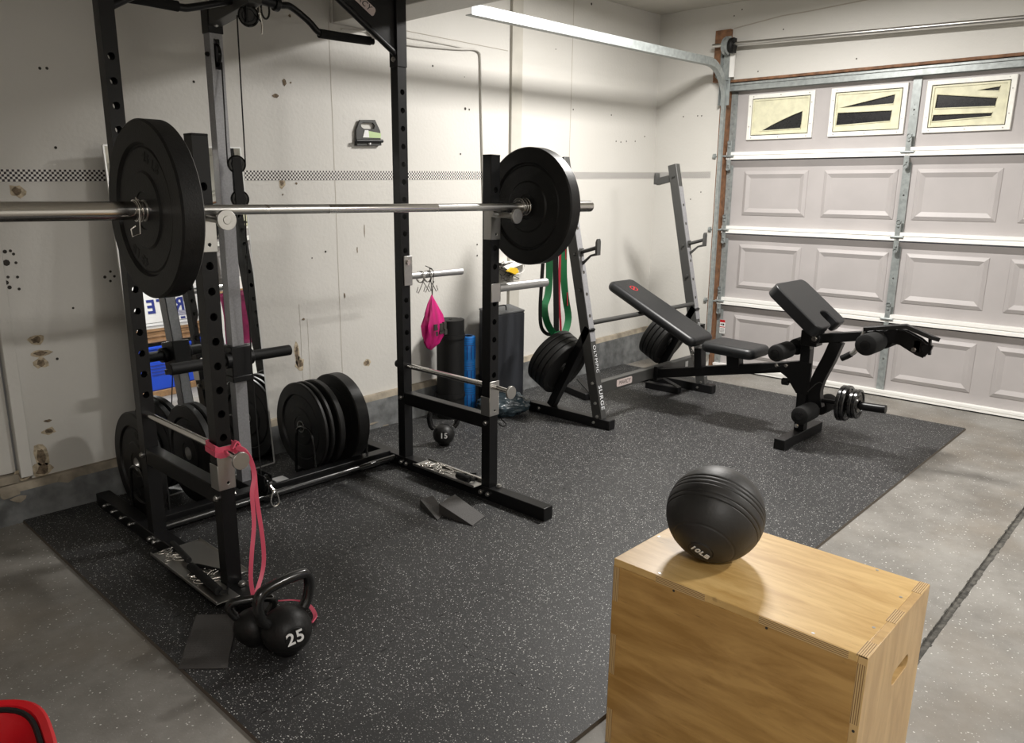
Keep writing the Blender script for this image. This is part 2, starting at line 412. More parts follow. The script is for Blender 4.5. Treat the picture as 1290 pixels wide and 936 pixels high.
# wall_left: plasterboard with checkered border, chips, seams and screw holes
m = MB(); m.box(-4.69, .1, 0, .1, .05, 2.8); m.box(-7.8, -6.0, 0, .1, .05, 2.8); m.box(-6.0, -4.69, 0, .1, 2.25, 2.8)
zb_ = lambda x: GS*x
m.mi = 1
for x0, x1 in ((-4.69, 0),):
    m.quad((x0, -.0015, 1.4829+zb_(x0)), (x1, -.0015, 1.4829+zb_(x1)), (x1, -.0015, 1.5301+zb_(x1)), (x0, -.0015, 1.5301+zb_(x0)))
def blotch(m, x, z, rx, rz, y=-.001, n=11, seed=0, jag=.45):
    r = random.Random(seed); m._f([m.v((x+rx*math.cos(2*PI*i/n)*(1-jag*r.random()), y, z+rz*math.sin(2*PI*i/n)*(1-jag*r.random()))) for i in range(n)])
def wchip(px, py, rx, rz, light=True, seed=1):
    p = at(px, py, 1, 0)
    if light: m.mi = 4; blotch(m, p.x, p.z, rx*1.7, rz*1.6, -.0008, seed=seed)
    m.mi = 3; blotch(m, p.x, p.z, rx, rz, -.0014, seed=seed+9)
for k, a in enumerate([(21, 241, .022, .02), (46, 428, .025, .018), (52, 457, .02, .02), (52, 575, .02, .05), (53, 592, .03, .03), (358, 103, .014, .022, False), (366, 104, .006, .006, False), (347, 121, .02, .012, False),
        (355, 230, .014, .022), (373, 231, .008, .008, False), (462, 457, .02, .018), (378, 458, .022, .03), (374, 445, .012, .05), (382, 505, .012, .03), (382, 402, .012, .008, False),
        (356, 245, .005, .006, False), (60, 530, .02, .008, False), (62, 543, .02, .012), (51, 445, .03, .012), (365, 20, .01, .01, False), (450, 315, .004, .02, False), (459, 290, .003, .05, False), (434, 372, .006, .02, False), (30, 597, .03, .02)]):
    wchip(a[0], a[1], a[2], a[3], a[4] if len(a) > 4 else True, seed=k*5+1)
m.mi = 5
for px, py, r in [(50, 86, .006), (59, 86, .006), (70, 186, .006), (244, 103, .006), (410, 317, .006), (393, 325, .004), (586, 137, .009), (591, 138, .006), (6, 317, .008), (13, 316, .006), (17, 320, .006), (8, 331, .013), (20, 331, .006), (10, 349, .006), (22, 349, .006), (8, 356, .009), (12, 362, .008), (24, 364, .006),
                (132, 349, .007), (139, 342, .006), (139, 354, .006), (144, 348, .006), (770, 145, .006), (722, 138, .006), (776, 178, .006), (782, 179, .006), (789, 178, .006), (800, 178, .006), (812, 172, .006), (745, 5, .009), (585, 97, .003), (92, 388, .005), (72, 452, .006), (545, 83, .006),
                (470, 560, .001), (601, 308, .006), (601, 322, .006), (546, 355, .006), (700, 62, .004), (580, 194, .006)]:
    p = at(px, py, 1, 0); m._f([m.v((p.x+r*math.cos(t), -.0012, p.z+r*math.sin(t))) for t in [2*PI*i/8 for i in range(8)]])
m.mi = 2
def vseam(x, z0, z1, w=.0035):
    n = 10; r = random.Random(int(x*100))
    for i in range(n):
        a_, b_ = z0+(z1-z0)*i/n, z0+(z1-z0)*(i+1)/n; d = (r.random()-.5)*.002
        m.quad((x-w/2+d, -.0007, a_), (x+w/2+d, -.0007, a_), (x+w/2+d, -.0007, b_), (x-w/2+d, -.0007, b_))
vseam(-3.105, .3, 2.19); vseam(-1.13, 1.3, 2.66, .006); vseam(-3.36, .3, .78, .002); vseam(-3.315, .25, .7, .002)
struct(m.build('wall_left', [WALL, CHK, SEAM, CHIP, CHIPL, HOLE], smooth=False, uv=lambda c: (c.x, c.z-GS*c.x)))

# concrete curb along the foot of the left wall
m = MB(); n = 60; rr = random.Random(3)
for i in range(n):
    x0, x1 = -7.7+i*7.7/n, -7.7+(i+1)*7.7/n
    for a_, (xa, xb) in enumerate(((x0, x1),)):
        za, zb = .277+.0227*xa, .277+.0227*xb
        m.mi = 0; m.quad((xa, -.040, -.02), (xb, -.040, -.02), (xb, -.034, zb-.035), (xa, -.034, za-.035))
        m.mi = 1; m.quad((xa, -.034, za-.035), (xb, -.034, zb-.035), (xb, -.022, zb-.003), (xa, -.022, za-.003)); m.quad((xa, -.022, za-.003), (xb, -.022, zb-.003), (xb, .05, zb), (xa, .05, za))
bmesh.ops.remove_doubles(m.bm, verts=m.bm.verts[:], dist=1e-5)
m.mi = 1
for px, py, rx, rz in [(82, 602, .05, .025), (12, 622, .05, .03), (24, 628, .04, .02), (470, 533, .04, .008), (485, 536, .03, .008)]:
    p = at(px, py, 1, -.039); n_ = 9; r = random.Random(px)
    m._f([m.v((p.x+rx*math.cos(2*PI*i/n_)*(1-.5*r.random()), -.0415, p.z+rz*math.sin(2*PI*i/n_)*(1-.5*r.random()))) for i in range(n_)])
struct(m.build('baseboard_left', [CURB, CURBT], smooth=False))
# door frame and door at the left end of the wall
struct(MB().box(-4.735, -4.688, -.022, .05, .185, 2.25).box(-6.05, -6.0, -.022, .05, .185, 2.25).box(-6.05, -4.688, -.022, .05, 2.2, 2.25).build('trim_1', WALL, bevel=.003))
d2 = MB().box(-5.99, -4.742, .012, .05, .205, 2.19).build('door_2', WALL, bevel=.003); struct(d2)
kn = MB().cyl((-5.9, .012, 1.0), (-5.9, -.03, 1.0), .012).lathe([(0, .062), (.02, .06), (.028, .045), (.024, .03), (.012, .028)], (-5.9, .0, 1.0), (0, -1, 0), 20).build('door_knob', STL, d2)
struct(MB().box(-5.99, -4.742, -.02, .08, .17, .203).build('trim_2', CURBT))
# vertical painted board and the boxed beam overhead
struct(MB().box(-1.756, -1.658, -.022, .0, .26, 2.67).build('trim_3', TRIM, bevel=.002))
m = MB(); m.box(-3.085, -2.862, -5.5, 0, 2.187, 2.72); m.box(-3.098, -3.085, -.02, 0, 2.187, 2.62)
struct(m.build('trim_4', WALL, bevel=.004))
m = MB()
pa, pb = at(480, 23, 1, -.01), at(640, 95, 1, -.01)
# wall around the garage door
GX = lambda c: V((gx(c.y, c.z, c.x), c.y, c.z))
m = MB(GX); m.box(0, .10, -.585, .02, -.02, 2.8); m.box(0, .10, -5.6, -.585, 2.176, 2.8)
m.mi = 1
y0, y1 = 0, -.50
m.quad((-.0015, y0, 1.4829), (-.0015, y1, 1.4829), (-.0015, y1, 1.5301), (-.0015, y0, 1.5301))
m.mi = 5
for px, py in [(861, 147), (879, 146), (884, 146), (870, 251), (883, 242), (987, 37), (1079, 74), (955, 90), (935, 12), (925, 20), (860, 300)]:
    p = gat(px, py, 0); m._f([m.v((-.0012, p.y+.005*math.cos(t), p.z+.005*math.sin(t))) for t in [2*PI*i/8 for i in range(8)]])
m.mi = 2       # board joint running up to the right
q = [gat(x, y, 0) for x, y in ((925, 36), (955, 28), (985, 20), (1020, 14), (1060, 6), (1090, 0), (1180, -18), (1290, -40))]
for a_, b_ in zip(q, q[1:]): m.quad((-.001, a_.y, a_.z-.004), (-.001, b_.y, b_.z-.004), (-.001, b_.y, b_.z+.004), (-.001, a_.y, a_.z+.004))
struct(m.build('wall_front', [WALL, CHK, SEAM, CHIP, CHIPL, HOLE], smooth=False, uv=lambda c: (c.y, c.z)))
struct(MB().box(-7.8, .4, -5.6, -5.5, 0, 2.8).build('wall_right', WALL, smooth=False))
struct(MB().box(-7.8, -7.7, -5.6, .1, 0, 2.8).build('wall_back', WALL, smooth=False))

# wooden jamb, header and white stop beside the door
m = MB(GX); m.box(-.006, .0, -.556, -.546, .15, 2.165); m.box(-.035, .0, -.61, -.49, 2.165, 2.52); m.box(-.0, .09, -.594, -.585, 0, 2.165)
m.box(-.008, .05, -5.5, -.61, 2.158, 2.176)
struct(m.build('trim_5', WOODJ, bevel=.003))
struct(MB(GX).box(-.014, -.0, -.582, -.558, .15, 2.1).box(-.05, -.035, -.66, -.625, 2.19, 2.36).build('trim_6', WRAIL))

# ---- garage door
door = thing('door_1', (gx(-3, 0, .08), -3, 0), None, None); door['kind'] = 'structure'; door['label'] = 'mauve grey panelled sectional garage door with sunburst windows'
ZS = [.004, .5175, 1.0685, 1.611, 2.135]
YL, PIT_ = -.597, .595
cols = [(-.735-PIT_*k, -1.22-PIT_*k) for k in range(8)]
YR = cols[-1][1]-.12
def window_shapes(k):
    A = [[(.16, .10), (.34, .25), (.52, .38), (.70, .50), (.89, .60), (.88, .13)]]
    B = [[(.08, .62), (.9, .88), (.89, .63)], [(.05, .5), (.88, .48), (.87, .2), (.04, .15)]]
    C = [[(.6, .83), (.88, .89), (.87, .77)], [(.07, .8), (.86, .63), (.85, .42), (.06, .45)], [(.05, .31), (.83, .29), (.82, .19), (.04, .13)]]
    mir = lambda S: [[(1-u, v) for u, v in s] for s in S]
    return [A, B, C, mir(C), mir(B), mir(A), A, B][k]
for i in range(4):
    z0, z1 = ZS[i], ZS[i+1]-.004
    m = MB(GX)
    m.box(.082, .12, YR, YL, z0, z1)
    if i < 3:
        zt, zb = ZS[i+1]-.075, ZS[i]+.14
        if i == 0: zb = .115; zt = .445
        for (ya, yb) in cols:
            def ring(ins, d): return [(.080-d, ya-ins, zb+ins), (.080-d, yb+ins, zb+ins), (.080-d, yb+ins, zt-ins), (.080-d, ya-ins, zt-ins)]
            R = [ring(0, -.004), ring(.004, .003), ring(.026, .014), ring(.055, .002), ring(.056, -.004)]
            for a_, b_ in zip(R, R[1:]):
                for e in range(4): m.quad(a_[e], a_[(e+1) % 4], b_[(e+1) % 4], b_[e])
            c_ = ring(.055, .002); m.quad(*c_)
    m.prism([(.082, YR, z1-.046), (.082, YR, z1), (.046, YR, z1)], (0, YL-YR, 0))  # sloped lip added so the strip below the rail above goes dark
    s = m.build('door_section', DOORP, door, smooth=False)
    # white aluminium rail along the foot of the section
    m = MB(GX); hgt = .060 if i else .040
    m.box(.036, .085, YR, YL-.005, z0+.006, z0+hgt*.45); m.box(.044, .085, YR, YL-.005, z0+hgt*.45, z0+hgt*.62); m.box(.038, .085, YR, YL-.005, z0+hgt*.62, z0+hgt)
    m.build('rail', WRAIL, s, smooth=False)
    if i == 0: MB(GX).box(.05, .11, YR, YL, -.0005, .0105).build('bottom_seal', RUBD, s)
    if i == 3:
        for k, (ya, yb) in enumerate(cols):
            za, zb = 1.755, 2.07; fw = .034
            m = MB(GX); L = [(0, 0), (abs(yb-ya), 0), (abs(yb-ya), zb-za), (0, zb-za)]
            w_, h_ = abs(yb-ya), zb-za
            m.plate(L, [[(fw-.005, fw-.005), (w_-fw+.005, fw-.005), (w_-fw+.005, h_-fw+.005), (fw-.005, h_-fw+.005)]], (.082, ya, za), (0, -1, 0), (0, 0, 1), .018)
            for t in range(14):            # screws of the frame
                u = t/14*2*(w_+h_); 
                if u < w_: c2 = (u, fw*.45)
                elif u < w_+h_: c2 = (w_-fw*.45, u-w_)
                elif u < 2*w_+h_: c2 = (2*w_+h_-u, h_-fw*.45)
                else: c2 = (fw*.45, 2*w_+2*h_-u)
            fr = m.build('window_frame', WFRM, door, bevel=.003)
            m = MB(GX)
            for (u, v) in [(.08, .045), (.5, .045), (.92, .045), (.08, .955), (.5, .955), (.92, .955), (.035, .3), (.035, .75), (.965, .3), (.965, .75)]:
                m.cyl((.064, ya-u*w_, za+v*h_), (.0615, ya-u*w_, za+v*h_), .004, seg=8)
            m.build('screw', STL, fr)
            iw, ih = w_-2*fw, h_-2*fw
            hs = [[(u*iw, v*ih) for u, v in s_] for s_ in window_shapes(k)]
            m = MB(GX); m.plate([(0, 0), (iw, 0), (iw, ih), (0, ih)], hs, (.078, ya-fw, za+fw), (0, -1, 0), (0, 0, 1), .006)
            e_ = .012; m.plate([(0, 0), (iw, 0), (iw, ih), (0, ih)], [[(e_, e_), (iw-e_, e_), (iw-e_, ih-e_), (e_, ih-e_)]], (.072, ya-fw, za+fw), (0, -1, 0), (0, 0, 1), .006)
            for s_ in hs:
                pts = [V((.071, ya-fw-u, za+fw+v)) for u, v in s_]; m.tube(pts, .0045, 6, closed=True)
            m.build('sunburst_insert', CREAM, fr, bevel=.0015)
            MB(GX).box(.0795, .0815, ya-fw+.005, yb+fw-.005, za+fw-.005, zb-fw+.005).build('pane', GLASS, fr)  # dark glass rim around the insert stands in for the frame's shadow
# galvanised stiles and hinges
for ys, w_ in ((-.622, .050), (-1.865, .050), (-3.05, .05), (-4.24, .05)):
    for i in range(4):
        z0, z1 = ZS[i]+(.062 if i else .01), ZS[i+1]-.006
        m = MB(GX); zz = z0+.06; hs = []
        while zz < z1-.05:
            if ys > -.7: hs += [circ(w_*.5, zz-z0, .0035, 8), circ(w_*.3, zz-z0+.02, .0025, 6)]
            zz += .07 if ys > -.7 else .4
        if ys < -.7: hs = [circ(w_/2, (z1-z0)*.5, .006, 10), circ(w_/2, (z1-z0)*.5+.03, .0025, 6), circ(w_/2, (z1-z0)*.5-.03, .0025, 6)]
        m.plate([(0, 0), (w_, 0), (w_, z1-z0), (0, z1-z0)], hs, (.074, ys+w_/2, z0), (0, -1, 0), (0, 0, 1), .004)
        m.build('stile', GALV, door, smooth=False)
        if i:
            m = MB(GX); zh = ZS[i]+.03
            m.box(.036, .046, ys-.016, ys+.016, zh-.10, zh+.11); m.cyl((.034, ys-.04, zh), (.034, ys+.04, zh), .009, seg=12)
            for dz in (-.06, .07): m.cyl((.037, ys, zh+dz), (.028, ys, zh+dz), .008, seg=6)
            m.lathe([(.012, 0), (.016, .006), (.012, .006)], (.036, ys, zh+.1), (-1, 0, 0), 12); m.lathe([(.012, 0), (.016, .006), (.012, .006)], (.036, ys, zh-.09), (-1, 0, 0), 12)
            if ys > -.7: m.cyl((.0, ys+.005, zh), (.0, ys+.10, zh), .006, seg=10).cyl((-.0, ys+.085, zh), (-.0, ys+.105, zh), .02, seg=16)
            m.build('hinge', GALV, door, bevel=.001)
m = MB(GX); m.box(.02, .075, YR, YL+.01, 2.115, 2.122).box(.015, .021, YR, YL+.01, 2.100, 2.154).box(.06, .08, YR, YL+.01, 2.10, 2.15).box(.006, .015, YR, YL+.01, 2.138, 2.154)
m.build('reinforcing_strut', GALV, door, bevel=.002)
m = MB(GX); a_ = gat(902, 408, .07); 
m.box(.066, .0695, -.672, -.628, .285, .395); st = m.build('warning_sticker', WHT, door)
MB(GX).box(.0652, .066, -.672, -.628, .375, .395).box(.0652, .066, -.672, -.628, .335, .341).build('sticker_band', REDT, st)
m = MB(GX)
for k in range(5): m.box(.0654, .066, -.668, -.668+.03+.006*((k*7) % 3), .292+.008*k, .2945+.008*k)
m.box(.0654, .066, -.665, -.65, .350, .366).box(.0654, .066, -.645, -.634, .352, .364)
m.build('sticker_print', HOLE, st)

# ---- door track: vertical leg, bend, horizontal leg (C channel)
tr = thing('garage_door_track', (gx(-.56, 0, -.06), -.56, .12), 'galvanised steel garage door track bending from upright beside the door to overhead', 'door track')
xv = lambda z: gx(-.60, z, -.030)
pts = [V((xv(z), -.588, z)) for z in (.12, .6, 1.2, 1.7, 1.97)]
R_ = .28; zc0 = 1.99
zh = lambda x: 2.268 + .0165*(x+.38)
for k in range(1, 9):
    t = k/8*PI/2; pts.append(V((xv(zc0)-R_*(1-math.cos(t)), -.588-.012*k/8, zc0+R_*math.sin(t))))
for x in (-.8, -1.4, -2.0, -2.6, -2.70): pts.append(V((x, -.6, zh(x))))
prof = [(a_, -b_) for a_, b_ in [(-.026, -.022), (-.026, .022), (.026, .022), (.026, -.022), (.022, -.022), (.022, .018), (-.022, .018), (-.022, -.022)]]
# channel opening faces the door opening (towards -y)
n_ = len(pts); rings = []; m = MB()
for i, p in enumerate(pts):
    d = (pts[min(i+1, n_-1)]-pts[max(i-1, 0)]).normalized(); side = V((0, 1, 0)); nrm = d.cross(side).normalized()
    k_ = .55+.45*max(0, min(1, (i-3)/9)); rings.append([m.v(p + nrm*a_*k_ + side*b_*k_) for a_, b_ in prof])
for A, B in zip(rings, rings[1:]):
    for k in range(8): m._f([A[k], A[(k+1) % 8], B[(k+1) % 8], B[k]])
m._f(rings[0][::-1]); m._f(rings[-1]); m.build('track_channel', GALV, tr)
m = MB(); x0 = xv(2.05); m.beam((x0-.06, -.575, 2.20), (gx(-.5, 2.24, -.02), -.575, 2.20), .03, .004, (0, 0, 1)); m.beam((x0-.06, -.54, 2.215), (gx(-.5, 2.24, -.02), -.54, 2.19), .004, .04, (0, 0, 1)); m.build('bracket', GALV, tr)
m = MB(GX); m.box(-.035, -.03, -.63, -.56, 2.0, 2.36).box(-.065, -.03, -.563, -.56, 2.0, 2.36); m.build('angle_iron', GALV, tr)
m = MB(GX); m.box(-.07, -.02, -.545, -.50, .30, .36); m.build('track_bolt_plate', BLKG, tr)
# ---- torsion shaft with its drum
sh = thing('torsion_shaft', (-.15, -.5, 2.38), 'long steel torsion shaft with cable drum above the garage door', 'shaft')
zs = lambda y: 2.402
a_ = gat(898, 58, -.10); b_ = gat(1290, 22, -.10)
dirv = (b_-a_); e_ = a_+dirv*2.6
MB().cyl(a_, e_, .0135, seg=20).build('shaft', STL, sh)
c_ = gat(915.5, 58, -.10); dv = dirv.normalized()
m = MB(); m.lathe([(.0, -.022), (.05, -.022), (.058, -.016), (.046, -.008), (.046, .006), (.058, .014), (.05, .022), (.03, .026), (.0, .026)], c_, dv, 36); m.build('cable_drum', GALV, sh)
m = MB(); m.lathe([(.02, 0), (.05, 0), (.053, .02), (.045, .03), (.02, .03)], c_+dv*.028, dv, 24); m.beam(c_+dv*.06+V((0, 0, -.05)), c_+dv*.06+V((0, 0, .05)), .006, .05, (1, 0, 0)); m.build('bearing', RUBD, sh)
m = MB(GX); m.box(-.10, -.04, -.615, -.608, 2.34, 2.46).box(-.045, -.036, -.62, -.575, 2.17, 2.47); m.build('bearing_plate', GALV, sh, bevel=.001)
# ================================================================== GYM MAT
G0 = .011                                     # top of the mat
MX0, MX1, MY0, MY1 = -4.757, -.40, -2.523, -.043
mat_o = MB()
mat_o.mi = 1; mat_o.quad((MX0, MY0, .0005), (MX1, MY0, .0005), (MX1-.003, MY0+.003, G0), (MX0+.003, MY0+.003, G0))
mat_o.quad((MX0, MY0, .0005), (MX0+.003, MY0+.003, G0), (MX0+.003, MY1, G0), (MX0, MY1, .0005)); mat_o.quad((MX1, MY0, .0005), (MX1, MY1, .0005), (MX1-.003, MY1, G0), (MX1-.003, MY0+.003, G0))
mat_o.quad((MX0, MY1, .0005), (MX0+.003, MY1, G0), (MX1-.003, MY1, G0), (MX1, MY1, .0005)); mat_o.quad((MX0, MY0, .0005), (MX0, MY1, .0005), (MX1, MY1, .0005), (MX1, MY0, .0005))
mat_o.mi = 0; mat_o.quad((MX0+.003, MY0+.003, G0), (MX1-.003, MY0+.003, G0), (MX1-.003, MY1, G0), (MX0+.003, MY1, G0))
bmesh.ops.remove_doubles(mat_o.bm, verts=mat_o.bm.verts[:], dist=1e-5)
gm = tag(mat_o.build('rubber_gym_mat', [MATR, MATE], smooth=False), 'large black speckled rubber gym mat covering the concrete floor', 'mat')
m = MB(); rj = random.Random(11)
def jig(a, b, along):         # jigsaw joint between two tiles
    n = int(abs(b-a)/.05)
    for i in range(n):
        if rj.random() < .35: continue
        t0 = a+(b-a)*i/n; t1 = a+(b-a)*(i+1)/n; s_ = .011 if i % 2 else -.011
        yield t0+.008, t1-.002, s_
for ys in (-1.853, -1.243, -.633):
    for t0, t1, s_ in jig(MX0+.05, MX1-.05, 0):
        m.box(t0, t0+(t1-t0)*.55, ys+s_-.0016, ys+s_+.0016, G0-.001, G0+.0005)
for xs in (-4.11, -3.47, -2.885, -2.28, -1.67, -1.06):
    for t0, t1, s_ in jig(MY0+.03, MY1-.05, 1):
        m.box(xs+s_-.0016, xs+s_+.0016, t0, t0+(t1-t0)*.55, G0-.001, G0+.0004)
m.build('tile_joint', RUBD, gm, smooth=False)['kind'] = 'stuff'

# ================================================================== POWER RACK
XL, XR, YF, YR_ = -4.478, -3.226, -1.274, -.688     # left faces of the uprights, front faces
TW = .05
rack = thing('power_rack', (-3.85, -.85, G0), 'black steel power rack with cable tower standing on the speckled mat', 'rack')
def upright(x0, yf, z0, z1, zh0, pitch=.0782, name='upright', cap=True):
    m = MB(); hs = [zh0-pitch*i for i in range(40) if zh0-pitch*i > .57]
    L = z1-z0
    m.plate([(0, 0), (TW, 0), (TW, L), (0, L)], [circ(TW/2, z-z0, .0125, 18) for z in hs], (x0, yf, z0), (1, 0, 0), (0, 0, 1), -.0025)
    m.plate([(0, 0), (TW, 0), (TW, L), (0, L)], [circ(TW/2, z-z0, .0125, 18) for z in hs], (x0, yf+TW-.0025, z0), (1, 0, 0), (0, 0, 1), -.0025)
    m.box(x0, x0+.0025, yf+.0025, yf+TW-.0025, z0, z1); m.box(x0+TW-.0025, x0+TW, yf+.0025, yf+TW-.0025, z0, z1)
    o = m.build(name, BLK, rack, smooth=True, angle=30)
    if cap: MB().box(x0-.001, x0+TW+.001, yf-.001, yf+TW+.001, z1-.001, z1+.006).build('end_cap', RUBD, o, bevel=.002)
    return o
ZB0 = G0; ZB1 = G0+.058
zf = at(257, 235, 1, YF).z
zholeF = zf
zr = at(138, 70.4, 1, YR_).z; zholeR = zr
zr2 = at(506.5, 116, 1, YR_).z; zholeR2 = zr2
uFL = upright(XL, YF, ZB1, 1.515, zholeF); uFR = upright(XR, YF, ZB1, 1.505, zholeF)
uRL = upright(XL, YR_, ZB1, 2.27, zholeR); uRR = upright(XR, YR_, ZB1, 2.27, zholeR2)
def bolt(m, p, ax, r=.008): m.pend = getattr(m, 'pend', [])+[(p, ax, r)]
for x0, nm in ((XL, 'L'), (XR, 'R')):
    o = MB().box(x0-.004, x0+TW+.004, -1.60, -.10, ZB0, ZB1).build('base_rail', BLK, rack, bevel=.003)
    m = MB()
    for y in (-1.27, -1.225, -.70, -.66): bolt(m, (x0-.004, y, ZB0+.03), (-1, 0, 0))
    if nm == 'L':
        for y in (-.20, -.29, -.38, -.47): bolt(m, (x0-.004, y, ZB0+.03), (-1, 0, 0), .006)
    for y in (-1.285,): bolt(m, (x0+TW-.012, y-.012, ZB1+.003), (0, 0, 1), .009)
    bolts(m.pend, o, STL)
    zt = .415 if nm == 'L' else .405
    o = MB().box(x0+.001, x0+TW-.001, YF+TW, YR_, zt-.062, zt).build('side_rail', BLK, rack, bevel=.003)
    m = MB(); bolt(m, (x0, YF+TW*.5, zt-.035), (-1, 0, 0)); bolt(m, (x0, YR_+TW*.5, zt-.03), (-1, 0, 0)); bolt(m, (x0+TW, YF+TW*.5, zt-.035), (1, 0, 0)); bolts(m.pend, o, STL)
    # safety bar with end disc and bracket
    zs_ = .542 if nm == 'L' else .535; xc = x0+TW/2
    o = MB().cyl((xc, YR_+TW+.02, zs_), (xc, YF-.002, zs_), .0125, seg=20).cyl((xc, YF-.002, zs_), (xc+.002, -1.372, zs_-.006), .0105, seg=20).build('safety_bar', CHR, rack)
    MB().cyl((xc+.002, -1.368, zs_-.008), (xc+.002, -1.378, zs_-.008), .0285, seg=28).build('end_disc', STL, o, bevel=.001)
    MB().cyl((xc, YR_+TW, zs_), (xc, YR_+TW+.028, zs_), .018, seg=20).build('end_stop', RUBD, o)
    # steel bracket: front plate, side lip
    m = MB(); zb, zt2 = zs_-.13, zs_+(.018 if nm == 'L' else .025)
    m.plate([(-.004, 0), (TW+.003, 0), (TW+.003, zt2-zb), (-.004, zt2-zb)], [circ(TW*.55, .022, .005, 12)], (x0, YF-.004, zb), (1, 0, 0), (0, 0, 1), -.0035)
    m.box(x0-.006, x0-.002, YF-.004, YF+.05, zb, zb+.085); m.box(x0+TW+.001, x0+TW+.004, YF-.004, YF+.02, zb, zt2)
    m.build('safety_bracket', STL, rack, bevel=.0015)
    # J hook carrying the bar
    xh = x0+TW/2
    zc = at(283, 277, 1, -1.40).z if nm == 'L' else at(649, 272, 1, -1.385).z
    m = MB(); zb, zt2 = zc-.10, zc+.035
    m.plate([(-.004, 0), (TW+.003, 0), (TW+.003, zt2-zb), (-.004, zt2-zb)], [circ(TW*.55, .022, .005, 12)], (x0, YF-.004, zb), (1, 0, 0), (0, 0, 1), -.0035)
    m.box(x0-.004, x0-.001, YF-.004, YF+.04, zb, zt2)
    o = m.build('bar_hook', STL, rack, bevel=.0015)
    m = MB(); m.cyl((xh, YF-.007, zc+.004), (xh+.004, -1.385, zc-.002), .0125, seg=20); m.build('hook_peg', STL, o)
    MB().cyl((xh+.004, -1.383, zc-.001), (xh+.004, -1.395, zc-.001), .0295, seg=32).cyl((xh+.004, -1.395, zc-.001), (xh+.004, -1.397, zc-.001), .012, seg=20).build('hook_disc', STL, o, bevel=.001)
    MB().cyl((x0-.03, YF-.03, zc+.008), (x0+.0, YF-.03, zc+.004), .013, seg=16).build('hook_pin', STL, o)
    # steel tray clamped over the base rail
    xa, xb = (x0-.085, x0+.100) if nm == 'L' else (x0-.048, x0+.055)
    yo = -1.36 if nm == 'L' else -1.222
    m = MB(); m.box(xa, x0-.003, yo, -.80 if nm == 'R' else -.86, ZB1+.0005, ZB1+.0035); m.box(x0-.003, xb, -1.222, -.80 if nm == 'R' else -.86, ZB1+.0005, ZB1+.0035); m.box(xa, xa+.003, yo, -.80 if nm == 'R' else -.86, ZB1, ZB1+.012); m.box(xb-.003, xb, -1.222, -.80 if nm == 'R' else -.86, ZB1, ZB1+.012)
    m.build('base_tray', STL, rack, bevel=.001)
ZT = ZB1+.0035
# rear crossmembers near the floor
o = MB().cyl((XL+TW+.004, -.606, .050), (XR-.004, -.606, .050), .016, seg=20).build('round_crossbar', BLKG, rack)
MB().box(XL+TW+.004, XR-.004, -.576, -.518, .018, .080).build('box_crossbar', BLK, rack, bevel=.003)
TX = -3.93
MB().box(TX-.03, TX+.03, -.60, -.32, .018, .062).build('tower_foot', BLK, rack, bevel=.003)
# top crossmember, gussets, pull-up braces, name plate
MB().box(XL+TW, XR, YR_+.0, YR_+TW, 2.20, 2.262).build('top_crossbar', BLK, rack, bevel=.003)
for s_ in (-1, 1):
    xin = XR if s_ > 0 else XL+TW                     # inner face of the upright
    pz = [(xin, 1.955), (xin, 2.22), (xin-s_*.42, 2.22), (xin-s_*.34, 2.165)]
    m = MB(); m.prism([(x, YR_+.012, z) for x, z in pz], (0, .006, 0)); g = m.build('gusset_plate', BLK, rack)
    m = MB(); m.tube(bez([(xin+s_*.0, YR_+.015, 1.955), (xin-s_*.17, YR_+.015, 2.055), (xin-s_*.34, YR_+.015, 2.155), (xin-s_*.42, YR_+.015, 2.20)], 4), .0135, 14); m.build('pull_up_brace', BLK, rack)
    a0 = XR-.003 if s_ > 0 else XL-.003
    m = MB(); m.box(a0, a0+TW+.006, YR_-.003, YR_+TW+.003, 1.90 if s_ > 0 else 2.02, 2.29); sl = m.build('corner_sleeve', BLK, rack, bevel=.002)
    m = MB(); bolt(m, (a0-.0, YR_+.02, 1.93 if s_ > 0 else 2.05), (-1, 0, 0)); bolts(m.pend, sl, STL)
    if s_ > 0:
        p0 = at(458, 2, 1, YR_+.008); ux = V((1, 0, -.56)).normalized(); uy = V((.56, 0, 1)).normalized()
        c_ = at(452, -2, 1, YR_+.009)
        m = MB(); w_, h_ = .092, .019; out = []
        for i in range(24):
            t = 2*PI*i/24; cx_, cy_ = math.copysign(w_-.012, math.cos(t)), math.copysign(h_-.012, math.sin(t)); out.append((cx_+.012*math.cos(t), cy_+.012*math.sin(t)))
        m.plate(out, [], c_, ux, uy, .002); np_ = m.build('name_plate', BDG, rack, bevel=.0005)
        text('MARCY', .036, c_+ux.cross(uy)*.0025, ux, uy, BLK, np_, 'name_lettering', .0006, .35, 1.1)
# plate storage pegs on the right
o = MB().box(XR+.012, XR+TW+.012, YR_-.005, YR_-.0005, .925, 1.065).build('peg_bracket', STL, rack, bevel=.002)
m = MB(); bolt(m, (XR+.032, YR_-.005, 1.035), (0, -1, 0), .011); bolts(m.pend, o, CHR)
zp = at(525, 347, 1, YR_+.01).z
MB().cyl((XR+TW-.0, YR_+.012, zp), (at(582, 344, 1, YR_+.012).x, YR_+.012, zp), .0165, seg=24).build('storage_peg', ALU, rack, bevel=.003)
zp2 = at(632, 362, 1, -1.25).z
MB().box(XR+.0, XR+TW+.006, YF-.006, YF-.001, zp2-.055, zp2+.025).box(XR+TW+.001, XR+TW+.006, YF-.006, YF+.045, zp2-.055, zp2+.025).build('peg_bracket', STL, rack, bevel=.002)
MB().cyl((XR+TW, YF+.022, zp2), (at(688, 356, 1, YF+.022).x, YF+.022, zp2), .019, seg=24).build('storage_peg', ALU, rack, bevel=.003)

